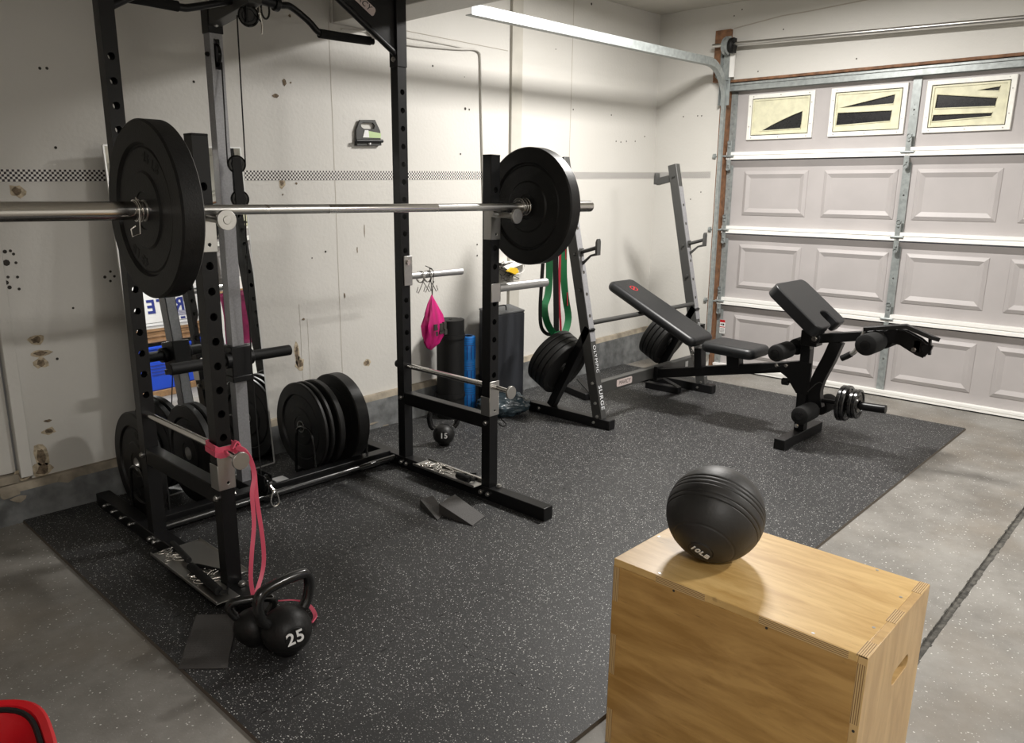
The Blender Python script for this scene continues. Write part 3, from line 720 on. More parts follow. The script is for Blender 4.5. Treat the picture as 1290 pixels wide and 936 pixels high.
# cable tower
TY = -.41
zS0, zS1, zT_ = at(277, 88, 1, TY).z, at(272, 49, 1, TY).z, at(270, 14, 1, TY).z; zB_ = at(271, 42, 1, TY).z; zi = (zS0+zS1)/2
tower = MB()
tower.plate([(0, 0), (.055, 0), (.055, zT_-.065), (0, zT_-.065)], [[(.015, zS0-.062), (.041, zS0-.062), (.041, zS1-.062), (.015, zS1-.062)]], (TX-.0275, TY, .062), (1, 0, 0), (0, 0, 1), -.003)
tower.box(TX-.0275, TX-.0245, TY+.003, TY+.05, .062, zT_-.003).box(TX+.0245, TX+.0275, TY+.003, TY+.05, .062, zT_-.003).box(TX-.0275, TX+.0275, TY+.047, TY+.05, .062, zT_-.003)
tw = tower.build('tower_post', SPNT, rack)
m = MB(); m.lathe([(.0, -.009), (.03, -.009), (.045, -.007), (.038, 0), (.045, .007), (.03, .009), (.0, .009)], (TX, TY+.022, zi), (1, 0, 0), 28); m.build('inner_pulley', BLKG, tw)
m = MB(); bolt(m, (TX-.0275, TY+.022, zi), (-1, 0, 0), .007); bolts(m.pend, tw, RUBD)
pA = V((TX, TY+.02, zT_-.03)); pB = V((TX, YR_+.06, 2.232))
m = MB(); m.box(TX-.032, TX+.032, TY-.004, TY+.054, zB_, zT_+.01); c_ = m.build('arm_socket', BLK, rack, bevel=.003)
m = MB(); bolt(m, (TX, TY-.004, zB_+.035), (0, -1, 0), .009); bolts(m.pend, c_, STL)
pB = pA+(at(306, 3, 0, TX)-pA)*1.35
MB().box(TX-.02, TX+.02, YR_+.012, YR_+.030, 2.06, 2.21).build('arm_hanger', BLK, rack, bevel=.002)
MB().beam(pA, pB, .055, .055).build('upper_arm', GRYP, rack, bevel=.003)
# front pulley and hanging cable
pp = at(313, 20, 0, TX)
def pulley(o, parent, nm='pulley', r=.045, w=.011, ax=(1, 0, 0)):
    m = MB(); m.lathe([(.0, -w), (r*.55, -w), (r*.62, -w*.6), (r*.85, -w*.6), (r, -w), (r*.86, 0), (r, w), (r*.85, w*.6), (r*.62, w*.6), (r*.55, w), (0, w)], o, ax, 32)
    return m.build(nm, BLKG, parent)
pl = pulley(pp, rack, 'front_pulley', .038, .012, (.7, 1, 0))
m = MB(); m.box(TX-.018, TX-.0145, pp.y-.018, pp.y+.018, pp.z-.025, pp.z+.10).box(TX+.0145, TX+.018, pp.y-.018, pp.y+.018, pp.z-.025, pp.z+.10); 
m.build('pulley_bracket', BLK, pl, bevel=.001)
fu, fl = at(298, 207, 0, TX), at(302, 247, 0, TX)
fu = V((TX, fu.y, fu.z)); fl = V((TX, fl.y, fl.z))
AX = (.35, 1, 0); pu = pulley(fu, rack, 'floating_pulley', .036, .010, AX); pulley(fl+V((0, 0, -.012)), rack, 'floating_pulley', .036, .010, AX)
m = MB()
a_ = V((.35, 1, 0)).normalized()
for s_ in (-1, 1): m.ribbon([fu+a_*s_*.014+V((0, 0, .026)), fu+a_*s_*.014, fl+a_*s_*.014+V((0, 0, -.036))], .036, .004, up=a_)
m.build('pulley_strap', BLK, rack, bevel=.001)
m = MB(); r_ = .0028
m.tube([pp+V((-.036, .02, 0)), fu+V((.034, -.01, 0))], r_, 8)
m.tube([fu+V((-.034, .01, 0)), V((TX+.01, TY-.012, zi-.03))], r_, 8)
lp = at(333, 612, 0, TX); lp = at(334, 611, 1, -.60)
m.tube([fl+V((.02, 0, -.04)), V((TX+.03, TY-.05, .64)), lp+V((0, .03, .035))], r_, 8)
m.tube([pp+V((0, -.043, 0)), pp+V((0, -.085, -.03))], r_, 8)
m.build('cable', RUBD, rack)
# weight carriage
zc = .625
m = MB(); m.box(TX-.046, TX+.046, TY-.022, TY+.07, zc-.07, zc+.07); m.box(TX-.05, TX+.05, TY-.03, TY+.075, zc-.088, zc-.06)
ca = m.build('weight_carriage', BLK, rack, bevel=.004)
xr_ = at(365, 440, 1, TY+.02); xl_ = at(213, 458, 1, TY-.0)
o = MB().cyl((TX+.045, TY+.02, zc+.01), (xr_.x, TY+.02, zc+.01), .0245, seg=28).build('loading_peg', RUBD, rack, bevel=.003)
o = MB().cyl((TX-.045, TY+.0, zc+.01), (xl_.x, TY+.0, zc+.01), .0245, seg=28).build('loading_peg', RUBD, rack, bevel=.003)
MB().cyl((TX+.045, TY+.02, zc+.01), (TX+.07, TY+.02, zc+.01), .036, seg=24).build('peg_collar', BLK, rack, bevel=.003)
MB().cyl((TX-.045, TY, zc+.01), (TX-.07, TY, zc+.01), .036, seg=24).build('peg_collar', BLK, rack, bevel=.003)
# low pulley housing
lo = pulley(lp, rack, 'low_pulley', .047, .012)
m = MB(); m.box(lp.x-.020, lp.x-.0155, lp.y-.03, lp.y+.085, .08, .15).box(lp.x+.0155, lp.x+.020, lp.y-.03, lp.y+.085, .08, .15); m.box(TX+.02, TX+.075, -.58, -.515, .0805, .085); m.build('pulley_bracket', BLK, lo, bevel=.001)
MB().box(TX+.05, TX+.11, -.5775, -.525, .0852, .0885).build('rating_label', ALU, rack)

# ---- lat pulldown bar
lb = thing('lat_pulldown_bar', (TX, -.60, 1.95), 'bent black lat pulldown bar hanging from the front pulley of the rack', 'pulldown bar')
L_ = lambda x, y, yy=-.60: at(x, y, 1, yy)
pts = [L_(138, -7), L_(182, 0), L_(226, 9), L_(243, 9), L_(285, 2), L_(325, -4)]
pts2 = [L_(325, -4), L_(352, 6), L_(366, 8.5), L_(388, 26), L_(404, 42), L_(430, 47), L_(470, 52.5)]
m = MB(); m.tube(bez(pts, 5), .0135, 14); m.tube(bez(pts2, 5), .0135, 14); m.build('bar', BLK, lb)
m = MB(); m.tube([L_(402, 42), L_(430, 46.5), L_(466, 51.5)], .0185, 16); m.build('grip', FOAM, lb)
m = MB(); m.tube([L_(138, -7), L_(182, 0), L_(224, 8)], .0185, 16); m.build('grip', FOAM, lb)
m = MB(); c0 = L_(325, -3); c1 = L_(352, 6); m.cyl(L_(326, -2), L_(350, 5), .021, seg=20); m.lathe([(.0, -.01), (.028, -.01), (.028, .01), (0, .01)], L_(348, 5), (1, 0, -.1), 20); m.build('hub', BLK, lb, bevel=.002)
m = MB(); e_ = L_(334, 12); m.tube([e_+V((.018*math.cos(t), 0, .034*math.sin(t))) for t in [2*PI*i/18 for i in range(18)]], .004, 8, closed=True); m.build('eyelet', BLK, lb)
hk = MB(); hk.tube(bez([L_(326, 4), L_(327, 14), L_(329, 24), L_(330, 32), L_(329.5, 43)], 4), .0035, 8); hk.cyl(L_(326, 10), L_(326, 17), .008, seg=10); hk.build('snap_hook', CHR, lb)

# ================================================================== BARBELL
BY = -1.335
pl_ = at(180, 263, 1, BY); pr_ = at(663, 262, 1, BY); BZ = (pl_.z+pr_.z)/2
xlo = pl_.x                      # outer face of the left plate
TH = .062
xri = pr_.x                      # inner face of the right plate
bb_ = thing('barbell', (-3.9, BY, BZ), 'long chrome barbell racked on the hooks of the black rack', 'barbell')
xe = at(743, 260, 1, BY).x
m = MB(); xin = xlo+TH
m.cyl((xin+.01, BY, BZ), (xri-.01, BY, BZ), .0148, seg=28); m.build('shaft', SLV, bb_)
m = MB()
for a_, b_ in ((at(413, 262, 1, BY).x, at(550, 262, 1, BY).x),): m.cyl((a_, BY, BZ), (b_, BY, BZ), .01505, seg=28)
m.cyl((at(333, 262, 1, BY).x, BY, BZ), (at(337, 262, 1, BY).x, BY, BZ), .0151, seg=28); m.build('smooth_section', CHR, bb_)
for nm, a_, b_, cx_ in (('l', xin+.004, xlo-.44, xin), ('r', xri-.004, xe, xri)):
    s_ = 1 if nm == 'l' else -1
    m = MB(); m.cyl((cx_+s_*.03, BY, BZ), (b_, BY, BZ), .0252, seg=40); sl = m.build('sleeve', CHR, bb_, bevel=.002)
    m = MB()
    for k, (h, r) in enumerate(((.004, .037), (.016, .033), (.028, .033), (.040, .036))): m.cyl((cx_+s_*(h), BY, BZ), (cx_+s_*(h+.009), BY, BZ), r, seg=40)
    m.cyl((cx_+s_*.0, BY, BZ), (cx_+s_*.05, BY, BZ), .028, seg=32); m.build('sleeve_collar', CHR, bb_, bevel=.0015)

def bumper(R, t, lab, rot=0):
    """bumper plate lying on the x axis, face at x=0 looking to -x, body to x=t"""
    root = thing('bumper_plate', (0, 0, 0), None, None)
    f = [(.029, .004), (.05, .004), (.052, .001), (.10*R/.24, .001), (.106*R/.24, .006), (.165*R/.24, .006), (.17*R/.24, .0095), (.175*R/.24, .0095), (.18*R/.24, .0), (R-.006, .0), (R, .005)]
    prof = f + [(r, t-h) for r, h in reversed(f)]
    m = MB(); m.lathe(prof, (0, 0, 0), (1, 0, 0), 96, close=True); m.build('rubber_disc', RUB, root, angle=25)
    m = MB(); m.lathe([(.0256, .002), (.029, .002), (.029, t-.002), (.0256, t-.002)], (0, 0, 0), (1, 0, 0), 32, close=True); m.build('steel_hub', STL, root)
    if lab:
        for k in (0, 1):
            a = rot+PI*k; rr_ = .138*R/.24; up = V((0, -math.sin(a), math.cos(a))); ux = V((0, -math.cos(a), -math.sin(a)))
            t_ = text(lab, .036, V((.0062, 0, 0))+up*rr_, ux, up, RUBF, root, 'weight_lettering', .0012, 0, 1.25, .0012)
    return root
def put(o, loc, label, cat, group=None): o.location = V(loc); return tag(o, label, cat, group)
RB = .2415
p1 = bumper(RB, TH, '45 LB', .45); put(p1, (xlo, BY, BZ), 'nearest thick black bumper plate, on the left end of the racked barbell', 'weight plate', 'bumper plates on the barbell')
p2 = copy_tree(p1); put(p2, (xri, BY, BZ), 'thick black bumper plate on the right end of the racked barbell', 'weight plate', 'bumper plates on the barbell'); p2.rotation_euler = (1.1, 0, 0)
# spring clip beside the left plate
sc_ = thing('spring_clip', (xlo-.012, BY, BZ), 'chrome spring clip on the sleeve against the near barbell plate', 'clip')
m = MB(); pts = []
for i in range(70): t = i/69*2*PI*3.2; pts.append(V((xlo-.004-.020*i/69, BY+.0285*math.sin(t), BZ+.0285*math.cos(t))))
m.tube(pts, .0021, 7)
def clp(px): return [at(x, y, 1, BY-.036) for x, y in px]
m.tube(clp([(176, 262), (176.5, 280), (177, 295), (167, 298), (165, 289), (171, 285)]), .0021, 7)
m.tube([V((xlo-.004, BY, BZ+.0285)), at(174, 254, 1, BY-.02), at(171, 249, 1, BY)], .0021, 7)
m.build('spring_wire', CHR, sc_)

# ================================================================== PLATES STORED BEHIND
def stored(px, py, y, t, R, lab, label, group, rz=0, lean=0):
    c = at(px, py, 1, y); b = bumper(R, t, lab, .4+rz); b.rotation_euler = (0, lean, 0); c.z = G0+.012+R
    return put(b, (c.x, y, c.z), label, 'weight plate', group)
g_ = 'bumper plates stored along the rear of the rack'
Rs = .218
stored(378, 537, -.36, .021, Rs, '10', 'thin black bumper plate, front one of the stored row right of the cable tower', g_)
stored(386, 536, -.36, .021, Rs, None, 'thin black bumper plate, second in the stored row right of the cable tower', g_)
stored(396.5, 534, -.36, .034, Rs, None, 'medium black bumper plate, third in the stored row right of the cable tower', g_)
stored(419, 529, -.36, .068, Rs+.006, None, 'thick black bumper plate, rearmost of the stored row by the right upright', g_)
stored(171, 583, -.36, .034, Rs+.005, '45 LB', 'black bumper plate standing outside the left rear upright beside the bare wall', g_)
stored(236, 568, -.36, .034, Rs, '25 LB', 'black bumper plate standing between the left uprights, in front of the mirror', g_)
stored(247.5, 566, -.36, .034, Rs, None, 'black bumper plate tucked right behind the one between the left uprights', g_)
# wire plate holders
def holder(x, w, lab):
    t = thing('plate_holder', (x+w/2, -.36, G0), lab, 'plate holder', 'wire holders for the stored plates')
    for k, xx in enumerate((x-.028, x+w+.02)):
        m = MB(); m.tube(bez([(xx, -.52, .022), (xx, -.52, .15), (xx, -.50, .24), (xx, -.44, .262), (xx, -.38, .24), (xx, -.36, .15), (xx, -.35, .022)], 5), .0065, 10); m.build('wire_loop', BLKG, t)
    m = MB(); m.tube([(x-.028, -.52, .0175), (x+w+.02, -.52, .0175)], .0065, 8); m.tube([(x-.028, -.35, .0175), (x+w+.02, -.35, .0175)], .0065, 8); m.build('floor_runner', BLKG, t)
    return t
xa = at(378, 537, 1, -.36).x; xb = at(419, 529, 1, -.36).x
holder(xa, xb+.068-xa, 'black wire holder around the row of stored plates right of the tower')
xa = at(171, 583, 1, -.36).x; holder(xa, .034, 'black wire holder around the plate beside the bare left wall')

# ================================================================== MIRROR
mr = thing('leaning_mirror', (-3.97, -.1, 0), 'tall frameless mirror leaning on the wall behind the rack', 'mirror')
B0, B1, T1, T0 = V((-4.293, -.223, .014)), V((-3.649, -.158, .014)), V((-3.647, -.022, 1.555)), V((-4.289, -.085, 1.534))
nrm = (B1-B0).cross(T0-B0).normalized()
if nrm.y > 0: nrm = -nrm
m = MB(); m.prism([B0-nrm*.006, B1-nrm*.006, T1-nrm*.006, T0-nrm*.006], nrm*.005); m.build('glass_back', MEDG, mr)
m = MB(); m.quad(B0, B1, T1, T0); m.build('mirror_face', MIRR, mr, smooth=False)
m = MB()
for a_, b_ in ((B0, T0), (B1, T1), (T0, T1), (B0, B1)): m.beam(a_-nrm*.003, b_-nrm*.003, .007, .0085, up=nrm)
m.build('bright_edge', MEDG, mr)
# ================================================================== BENCH PRESS RACK
br = thing('bench_press_rack', (-1.35, -.7, G0), 'grey and silver bench press rack with two leaning uprights on the mat by the wall', 'bench press rack')
UB, UT = V((0, -.985, .06)), V((0, -.645, 1.565)); ud = (UT-UB).normalized(); un = V((0, -ud.z, ud.y))   # un: front normal
for xc, sd in ((-1.955, 'L'), (-.745, 'R')):
    X = V((xc, 0, 0)); 
    fo = MB().box(xc-.03, xc+.03, -1.04, -.415, G0, G0+.058).build('foot_rail', BLK, br, bevel=.003)
    for y in (-1.03, -.42): MB().box(xc-.031, xc+.031, y-.006 if y < -.9 else y-.002, y+.002 if y < -.9 else y+.006, G0+.0005, G0+.0585).build('end_cap', RUBD, fo, bevel=.002)
    bolts([((xc-.03, -.50, G0+.03), (-1, 0, 0), .008), ((xc-.03, -.93, G0+.03), (-1, 0, 0), .006)], fo, STL)
    c0, c1 = X+UB+un*-.035, X+UT+un*-.035
    ht = (UT-UB).length; hs = [circ(.025, h_, .0105, 14) for h_ in [.62+.128*i for i in range(6)]]
    m = MB(); m.beam(c0, c1, .05, .066, up=un)
    u = m.build('upright', GRYP, br, bevel=.003)
    m = MB(); m.plate([(.001, .47), (.049, .47), (.049, ht-.155), (.001, ht-.155)], hs, X+UB-V((.025, 0, 0))+un*-.001, (1, 0, 0), ud, .002); m.build('silver_face', SPNT, u)
    m = MB()
    for h_ in [.62+.128*i for i in range(6)]: q = X+UB+ud*h_+un*-.0015; m.cyl(q, q+un*.0007, .0103, seg=14)
    m.build('adjustment_hole', HOLE, u)['kind'] = 'stuff'
    q = X+UB+un*.0005
    text('OLYMPIC', .036, q+ud*.365, -ud, (1, 0, 0), DWHT, u, 'upright_lettering', .0005, 0, 1.15)
    text('SURGE', .044, q+ud*.135, -ud, (1, 0, 0), DWHT, u, 'upright_lettering', .0005, 0, 1.15, .0006)
    bolts([(X+UB+ud*.10+V((-.025, .03, 0)), (-1, 0, 0), .007), (X+UB+ud*.22+V((-.025, .03, 0)), (-1, 0, 0), .007), (X+UB+ud*.02+V((-.025, .03, 0)), (-1, 0, 0), .007)], u, STL)
    # diagonal rear brace
    b0, b1 = V((xc, -.58, .075)), V((xc, -.855, .60)); bd = (b1-b0).normalized()
    MB().beam(b0, b1, .05, .05).build('rear_brace', BLK, br, bevel=.003)
    bn = V((0, bd.z, -bd.y))                   # backwards and up
    pc = b0.lerp(b1, .45)+bn*.025
    pg = MB().cyl(pc, pc+bn*.19, .0235, seg=24).build('plate_peg', BLKG, br, bevel=.002)
    # rear bar catch at the top
    tp = X+UB+ud*(ht-.085)-un*.07
    MB().beam(tp, tp-un*.11, .046, .035, up=(1, 0, 0)).prism([tp-un*.11+V((-.02, 0, -.018)), tp-un*.128+V((-.02, 0, -.012)), tp-un*.13+V((-.02, 0, .045)), tp-un*.122+V((-.02, 0, .062)), tp-un*.108+V((-.02, 0, .06)), tp-un*.102+V((-.02, 0, .04)), tp-un*.10+V((-.02, 0, -.01))], (.04, 0, 0)).build('rear_bar_catch', GRYP, br, bevel=.002)
    bolts([(X+UB+ud*(ht-.085)+V((-.025, .03, 0)), (-1, 0, 0), .008), (X+UB+ud*.77+V((-.025, .03, 0)), (-1, 0, 0), .010), (X+UB+ud*.98+V((-.025, .03, 0)), (-1, 0, 0), .007)], u, GRYP)
    # front bar holder: arm, upturned end, gusset
    hp = X+UB+ud*.985+un*.001
    m = MB(); m.box(xc-.022, xc+.022, hp.y-.004, hp.y, hp.z-.07, hp.z+.03)
    m.cyl(hp+V((0, 0, .008)), hp+un*.115+V((0, 0, .015)), .0115, seg=16)
    e_ = hp+un*.115
    m.prism([e_+V((-.018, 0, -.03)), e_+V((-.018, 0, .045)), e_+V((-.010, 0, .062)), e_+V((.010, 0, .062)), e_+V((.018, 0, .045)), e_+V((.018, 0, -.03))], un*.014)
    m.prism([hp+V((-.003, 0, -.068)), hp+un*.02+V((-.003, 0, -.068)), hp+un*.075+V((-.003, 0, -.030)), e_+V((-.003, 0, -.03)), e_+V((-.003, 0, -.015)), hp+un*.07+V((-.003, 0, -.018)), hp+un*.02+V((-.003, 0, -.045)), hp+V((-.003, 0, -.045))], (.006, 0, 0))
    m.build('bar_holder', GRYP, br, bevel=.0015)
# low stabiliser struts behind each foot
for (a_, b_, c_, d_) in (((707, 486), (741, 500), (729, 477), (747, 497)), ((815, 484), (856, 492), (820, 468), (856, 488))):
    p0, p1 = at(*a_, 2, .035), at(*b_, 2, .035)
    MB().beam(p0, p1, .05, .045).build('stabiliser', BLK, br, bevel=.003)
    p2, p3 = at(*c_, 2, .11), at(*d_, 2, .055)
    MB().beam(p2, p3, .035, .006).build('stabiliser_strut', BLK, br)
# crossbars
cb = MB().box(-1.93, -.77, -.93, -.885, .205, .275).build('lower_crossbar', GRYP, br, bevel=.003)
c_ = at(787, 472, 1, -.9305); m = MB(); w_, h_ = .082, .022; out = []
for i in range(24):
    t = 2*PI*i/24; out.append((math.copysign(w_-.012, math.cos(t))+.012*math.cos(t), math.copysign(h_-.012, math.sin(t))+.012*math.sin(t)))
m.plate(out, [], (c_.x, -.9302, .240), (1, 0, 0), (0, 0, 1), .0015); np2 = m.build('name_plate', BDG, cb)
text('MARCY', .034, (c_.x, -.9318, .240), (1, 0, 0), (0, 0, 1), HOLE, np2, 'name_lettering', .0004, .25, 1.1)
MB().box(-.965, -.93, -.9315, -.9302, .215, .255).build('size_label', ALU, cb)
MB().cyl((-1.93, -.845, .622), (-.77, -.845, .622), .0145, seg=20).build('upper_crossbar', GRYP, br)
# plates on its pegs
def small_plate(R, t, mat_=RUB, hole=.024, ring=True):
    root = thing('weight_plate', (0, 0, 0), None, None)
    prof = [(hole, t*.1), (hole+.022, 0), (hole+.026, t*.28), (R*.80, t*.28), (R*.84, .0), (R-.004, .0), (R, .004)]
    prof = prof+[(r, t-h) for r, h in reversed(prof)]
    m = MB(); m.lathe(prof, (0, 0, 0), (0, -1, 0), 64, close=True)
    m.build('rubber_disc', mat_, root, angle=28)
    if ring:
        m = MB(); m.lathe([(hole, .0), (hole+.008, -.0008), (hole+.008, t+.0008), (hole, t)], (0, 0, 0), (0, -1, 0), 32, close=True); m.build('steel_hub', STL, root)
    return root
b0, b1 = V((0, -.58, .075)), V((0, -.855, .60)); bd = (b1-b0).normalized(); bn = V((0, bd.z, -bd.y))
tilt = math.atan2(bn.z, bn.y)
proto = None
for xc, side in ((-1.955, 'left'), (-.745, 'right')):
    pc = V((xc, 0, 0))+b0.lerp(b1, .45)+bn*.022
    h_ = 0
    for k, (R, t, wd) in enumerate(((.184, .034, 'front'), (.184, .034, 'second'), (.184, .034, 'third'), (.184, .032, 'rearmost'))):
        p = small_plate(R, t)
        p.rotation_euler = (tilt, 0, 0); h_ += t
        p.location = pc+bn*(h_)
        tag(p, '%s black plate of four on the %s peg of the bench press rack' % (wd, side), 'weight plate', 'plates on the bench rack pegs'); h_ += .004

# ================================================================== WEIGHT BENCH
wb = thing('weight_bench', (-1.33, -1.4, G0), 'black adjustable weight bench with preacher pad and foam leg rollers', 'weight bench')
BX = -1.33
MB().beam((BX, -.935, .235), (BX, -1.86, .432), .05, .058).build('main_beam', BLK, wb, bevel=.003)
ff = MB().box(-1.60, -1.08, -1.925, -1.865, G0, G0+.058).build('front_foot', BLK, wb, bevel=.003)
MB().box(-1.602, -1.596, -1.9255, -1.8645, G0+.0005, G0+.0585).build('end_cap', RUBD, ff, bevel=.002)
MB().beam((BX, -1.895, G0+.058), (BX, -1.885, .635), .055, .055, up=(0, 1, 0)).build('front_post', BLK, wb, bevel=.003)
m = MB(); m.prism([(BX-.029, y, z) for y, z in ((-1.62, .365), (-1.86, .462), (-1.93, .462), (-1.93, .28), (-1.86, .28), (-1.80, .36), (-1.74, .395))], (.004, 0, 0)); gs = m.build('gusset_plate', BLK, wb, bevel=.001)
bolts([((BX-.029, -1.735, .420), (-1, 0, 0), .008), ((BX-.029, -1.79, .428), (-1, 0, 0), .008), ((BX-.029, -1.885, .095), (-1, 0, 0), .009)], gs, CHR)
m = MB(); m.box(BX-.035, BX+.035, -.96, -.934, .195, .285); m.build('mounting_bracket', BLK, wb, bevel=.002)
def cushion(c, ux, uy, w, l, t, name, notch=None, corner=.045, mt=VIN):
    """upholstered pad: ux across, uy along, raised normal"""
    c, ux, uy = V(c), V(ux).normalized(), V(uy).normalized(); n = ux.cross(uy).normalized()
    out = []
    def arc(cx, cy, a0, a1, r, k=6): 
        for i in range(k+1): a = a0+(a1-a0)*i/k; out.append((cx+r*math.cos(a), cy+r*math.sin(a)))
    hw, hl = w/2, l/2
    arc(hw-corner, -hl+corner, -PI/2, 0, corner); arc(hw-corner, hl-corner, 0, PI/2, corner); arc(-hw+corner, hl-corner, PI/2, PI, corner); arc(-hw+corner, -hl+corner, PI, 1.5*PI, corner)
    if notch:     # U notch in the -uy edge
        nx, nw, nd = notch; e = []
        for i in range(9): a = PI-PI*i/8; e.append((nx+nw*math.cos(a), -hl+nd+nw*.6*math.sin(a)))
        out += [(nx-nw-.012, -hl), (nx-nw, -hl+.012)]+e+[(nx+nw, -hl+.012), (nx+nw+.012, -hl)]
    m = MB(); bmx = m.bm
    base = [m.v(c+ux*x+uy*y-n*t/2) for x, y in out]; m._f(base)
    r = bmesh.ops.extrude_face_region(bmx, geom=bmx.faces[:]); vs = [g for g in r['geom'] if isinstance(g, bmesh.types.BMVert)]
    bmesh.ops.translate(bmx, verts=vs, vec=n*t)
    o = m.build(name, mt, wb, bevel=t*.44, angle=75, seg=6)
    return o, n
L0, L1 = V((BX, -.60, .775)), V((BX, -1.235, .472)); dn = (L0-L1).normalized()
bp, n1 = cushion((L0+L1)/2+V((0, -.01, .012)), (1, 0, 0), dn, .265, .715, .062, 'back_pad')
c_ = L0-dn*.15+n1*(.044)+V((0, -.01, .012))
lg = MB(); lc = c_+n1*-.0135
lg.lathe([(.024, 0), (.029, 0), (.029, .0012), (.024, .0012)], lc+dn*.035, n1, 28, close=True); lg.ribbon([lc+dn*.02+V((-.02, 0, 0))+n1*.0006, lc+dn*.05+V((.022, 0, 0))+n1*.0006], .008, .001, up=n1)
lg.build('pad_emblem', REDT, bp)
text('MARCY', .034, lc-dn*.022, (1, 0, 0), dn, REDT, bp, 'pad_lettering', .0005, .2, 1.0)
sp_, n2 = cushion((BX, -1.462, .475), (1, 0, 0), V((0, 1, .03)), .262, .335, .062, 'seat_pad', corner=.05)
P0, P1 = V((BX, -1.735, .865)), V((BX, -1.985, .665)); dp = (P0-P1).normalized()
pp_, n3 = cushion((P0+P1)/2+V((0, 0, 0)), (1, 0, 0), dp, .385, .345, .068, 'preacher_pad', notch=(.025, .048, .075), corner=.045)
m = MB(); m.beam(P0.lerp(P1, .75)-n3*.03, (BX, -1.885, .60), .05, .05); m.build('preacher_stem', BLK, wb, bevel=.003)
MB().beam((BX, -1.23, .445), (BX, -1.24, .32), .06, .05, up=(0, 1, 0)).build('pad_bracket', BLK, wb, bevel=.003)
MB().beam((BX, -1.46, .445), (BX, -1.47, .36), .06, .08, up=(0, 1, 0)).build('pad_bracket', BLK, wb, bevel=.003)
m = MB(); m.beam((BX, -1.15, .492), (BX, -1.22, .31), .03, .02); m.tube([(BX-.03, -1.2, .40), (BX+.03, -1.2, .40)], .008, 10); m.build('back_adjuster', CHR, wb, bevel=.002)
# leg developer
ar = MB().beam((BX, -1.90, .592), (BX, -2.28, .668), .05, .05).build('lever_arm', BLK, wb, bevel=.003)
m = MB(); m.beam((BX, -1.86, .60), (BX, -1.95, .60), .09, .085); m.cyl((BX-.05, -1.94, .605), (BX+.05, -1.94, .605), .028, seg=20); pv = m.build('pivot_housing', BLK, wb, bevel=.004)
bolts([((BX-.05, -1.94, .605), (-1, 0, 0), .012)], pv, CHR)
MB().beam((BX-.031, -1.90, .63), (BX-.031, -1.92, .54), .004, .012, up=(0, 1, 0)).build('rating_label', ALU, pv)
# curved swinging leg
cv = bez([(BX, -2.045, .60), (BX, -2.015, .50), (BX, -1.970, .38), (BX, -1.958, .30), (BX, -1.975, .215)], 5)
m = MB(); m.sweep(cv, [(-.024, -.034), (.024, -.034), (.024, .034), (-.024, .034)], up=(0, 1, 0), fixed_up=False); sw = m.build('swing_leg', BLK, wb, bevel=.002)
# far curved plates at the end of the arm
m = MB()
m.prism([(BX-.024, y, z) for y, z in ((-2.25, .665), (-2.31, .705), (-2.38, .70), (-2.45, .67), (-2.50, .635), (-2.475, .575), (-2.44, .585), (-2.36, .625), (-2.27, .64))], (.006, 0, 0))
m.prism([(BX+.018, y, z) for y, z in ((-2.25, .665), (-2.31, .705), (-2.38, .70), (-2.45, .67), (-2.50, .635), (-2.475, .575), (-2.44, .585), (-2.36, .625), (-2.27, .64))], (.006, 0, 0))
m.box(BX-.024, BX+.024, -2.455, -2.425, .60, .66)
ep = m.build('curl_catch', BLK, wb, bevel=.0015)
bolts([((BX-.024, -2.43, .612), (-1, 0, 0), .009)], ep, CHR)
# curl bar
m = MB(); A = [at(x, y, 0, BX-.10) for x, y in ((1061, 451), (1069, 447.5), (1077, 443), (1083, 433), (1087, 423), (1091, 413))]
m.tube(bez(A, 4), .012, 12); cbh = m.build('curl_handle', STL, wb)
MB().tube([at(1060, 451.5, 0, BX-.10), at(1066, 449, 0, BX-.10), at(1072, 446, 0, BX-.10)], .0165, 14).build('handle_grip', FOAM, wb)
m = MB(); q0 = at(1088, 414, 0, BX-.09); q1 = at(1142, 411, 0, BX-.04); q2 = at(1172, 424, 0, BX-.02)
m.ribbon([q0, q1, q2, q2+V((.02, -.03, -.012))], .055, .020, up=(0, 0, 1)); m.build('curl_bar_plate', BLK, wb, bevel=.002)
m = MB(); m.beam(q2+V((0, 0, -.005)), at(1171, 447, 0, BX-.02), .02, .012, up=(0, 1, 0)); m.prism([at(x, y, 0, BX-.03) for x, y in ((1160, 436), (1170, 434), (1175, 436), (1173, 441), (1164, 450))], (.02, 0, 0)); m.build('curl_hook', BLK, wb, bevel=.001)
# foam rollers (axis x), one on each side of the post
def rollers(y, z, r, xi, xo, nm='foam_roller'):
    for s_ in (-1, 1):
        a_, b_ = BX+s_*xi, BX+s_*xo; d = V((s_, 0, 0))
        m = MB(); m.lathe([(.013, 0), (r-.012, 0), (r-.003, .004), (r, .013), (r, abs(xo-xi)-.013), (r-.003, abs(xo-xi)-.004), (r-.012, abs(xo-xi)), (.013, abs(xo-xi))], (a_, y, z), d, 32)
        f = m.build(nm, FOAM, wb)
        m = MB(); m.cyl((b_, y, z), (b_+s_*.005, y, z), .024, seg=24); m.cyl((b_+s_*.005, y, z), (b_+s_*.0055, y, z), .016, seg=24); m.build('roller_cap', BLKG, f, bevel=.001)
    MB().cyl((BX-xo+.01, y, z), (BX+xo-.01, y, z), .012, seg=16).build('roller_axle', BLK, wb)
rollers(-1.80, .525, .047, .045, .215)
rollers(-2.255, .635, .055, .04, .21)
rollers(-1.965, .205, .049, .045, .215)
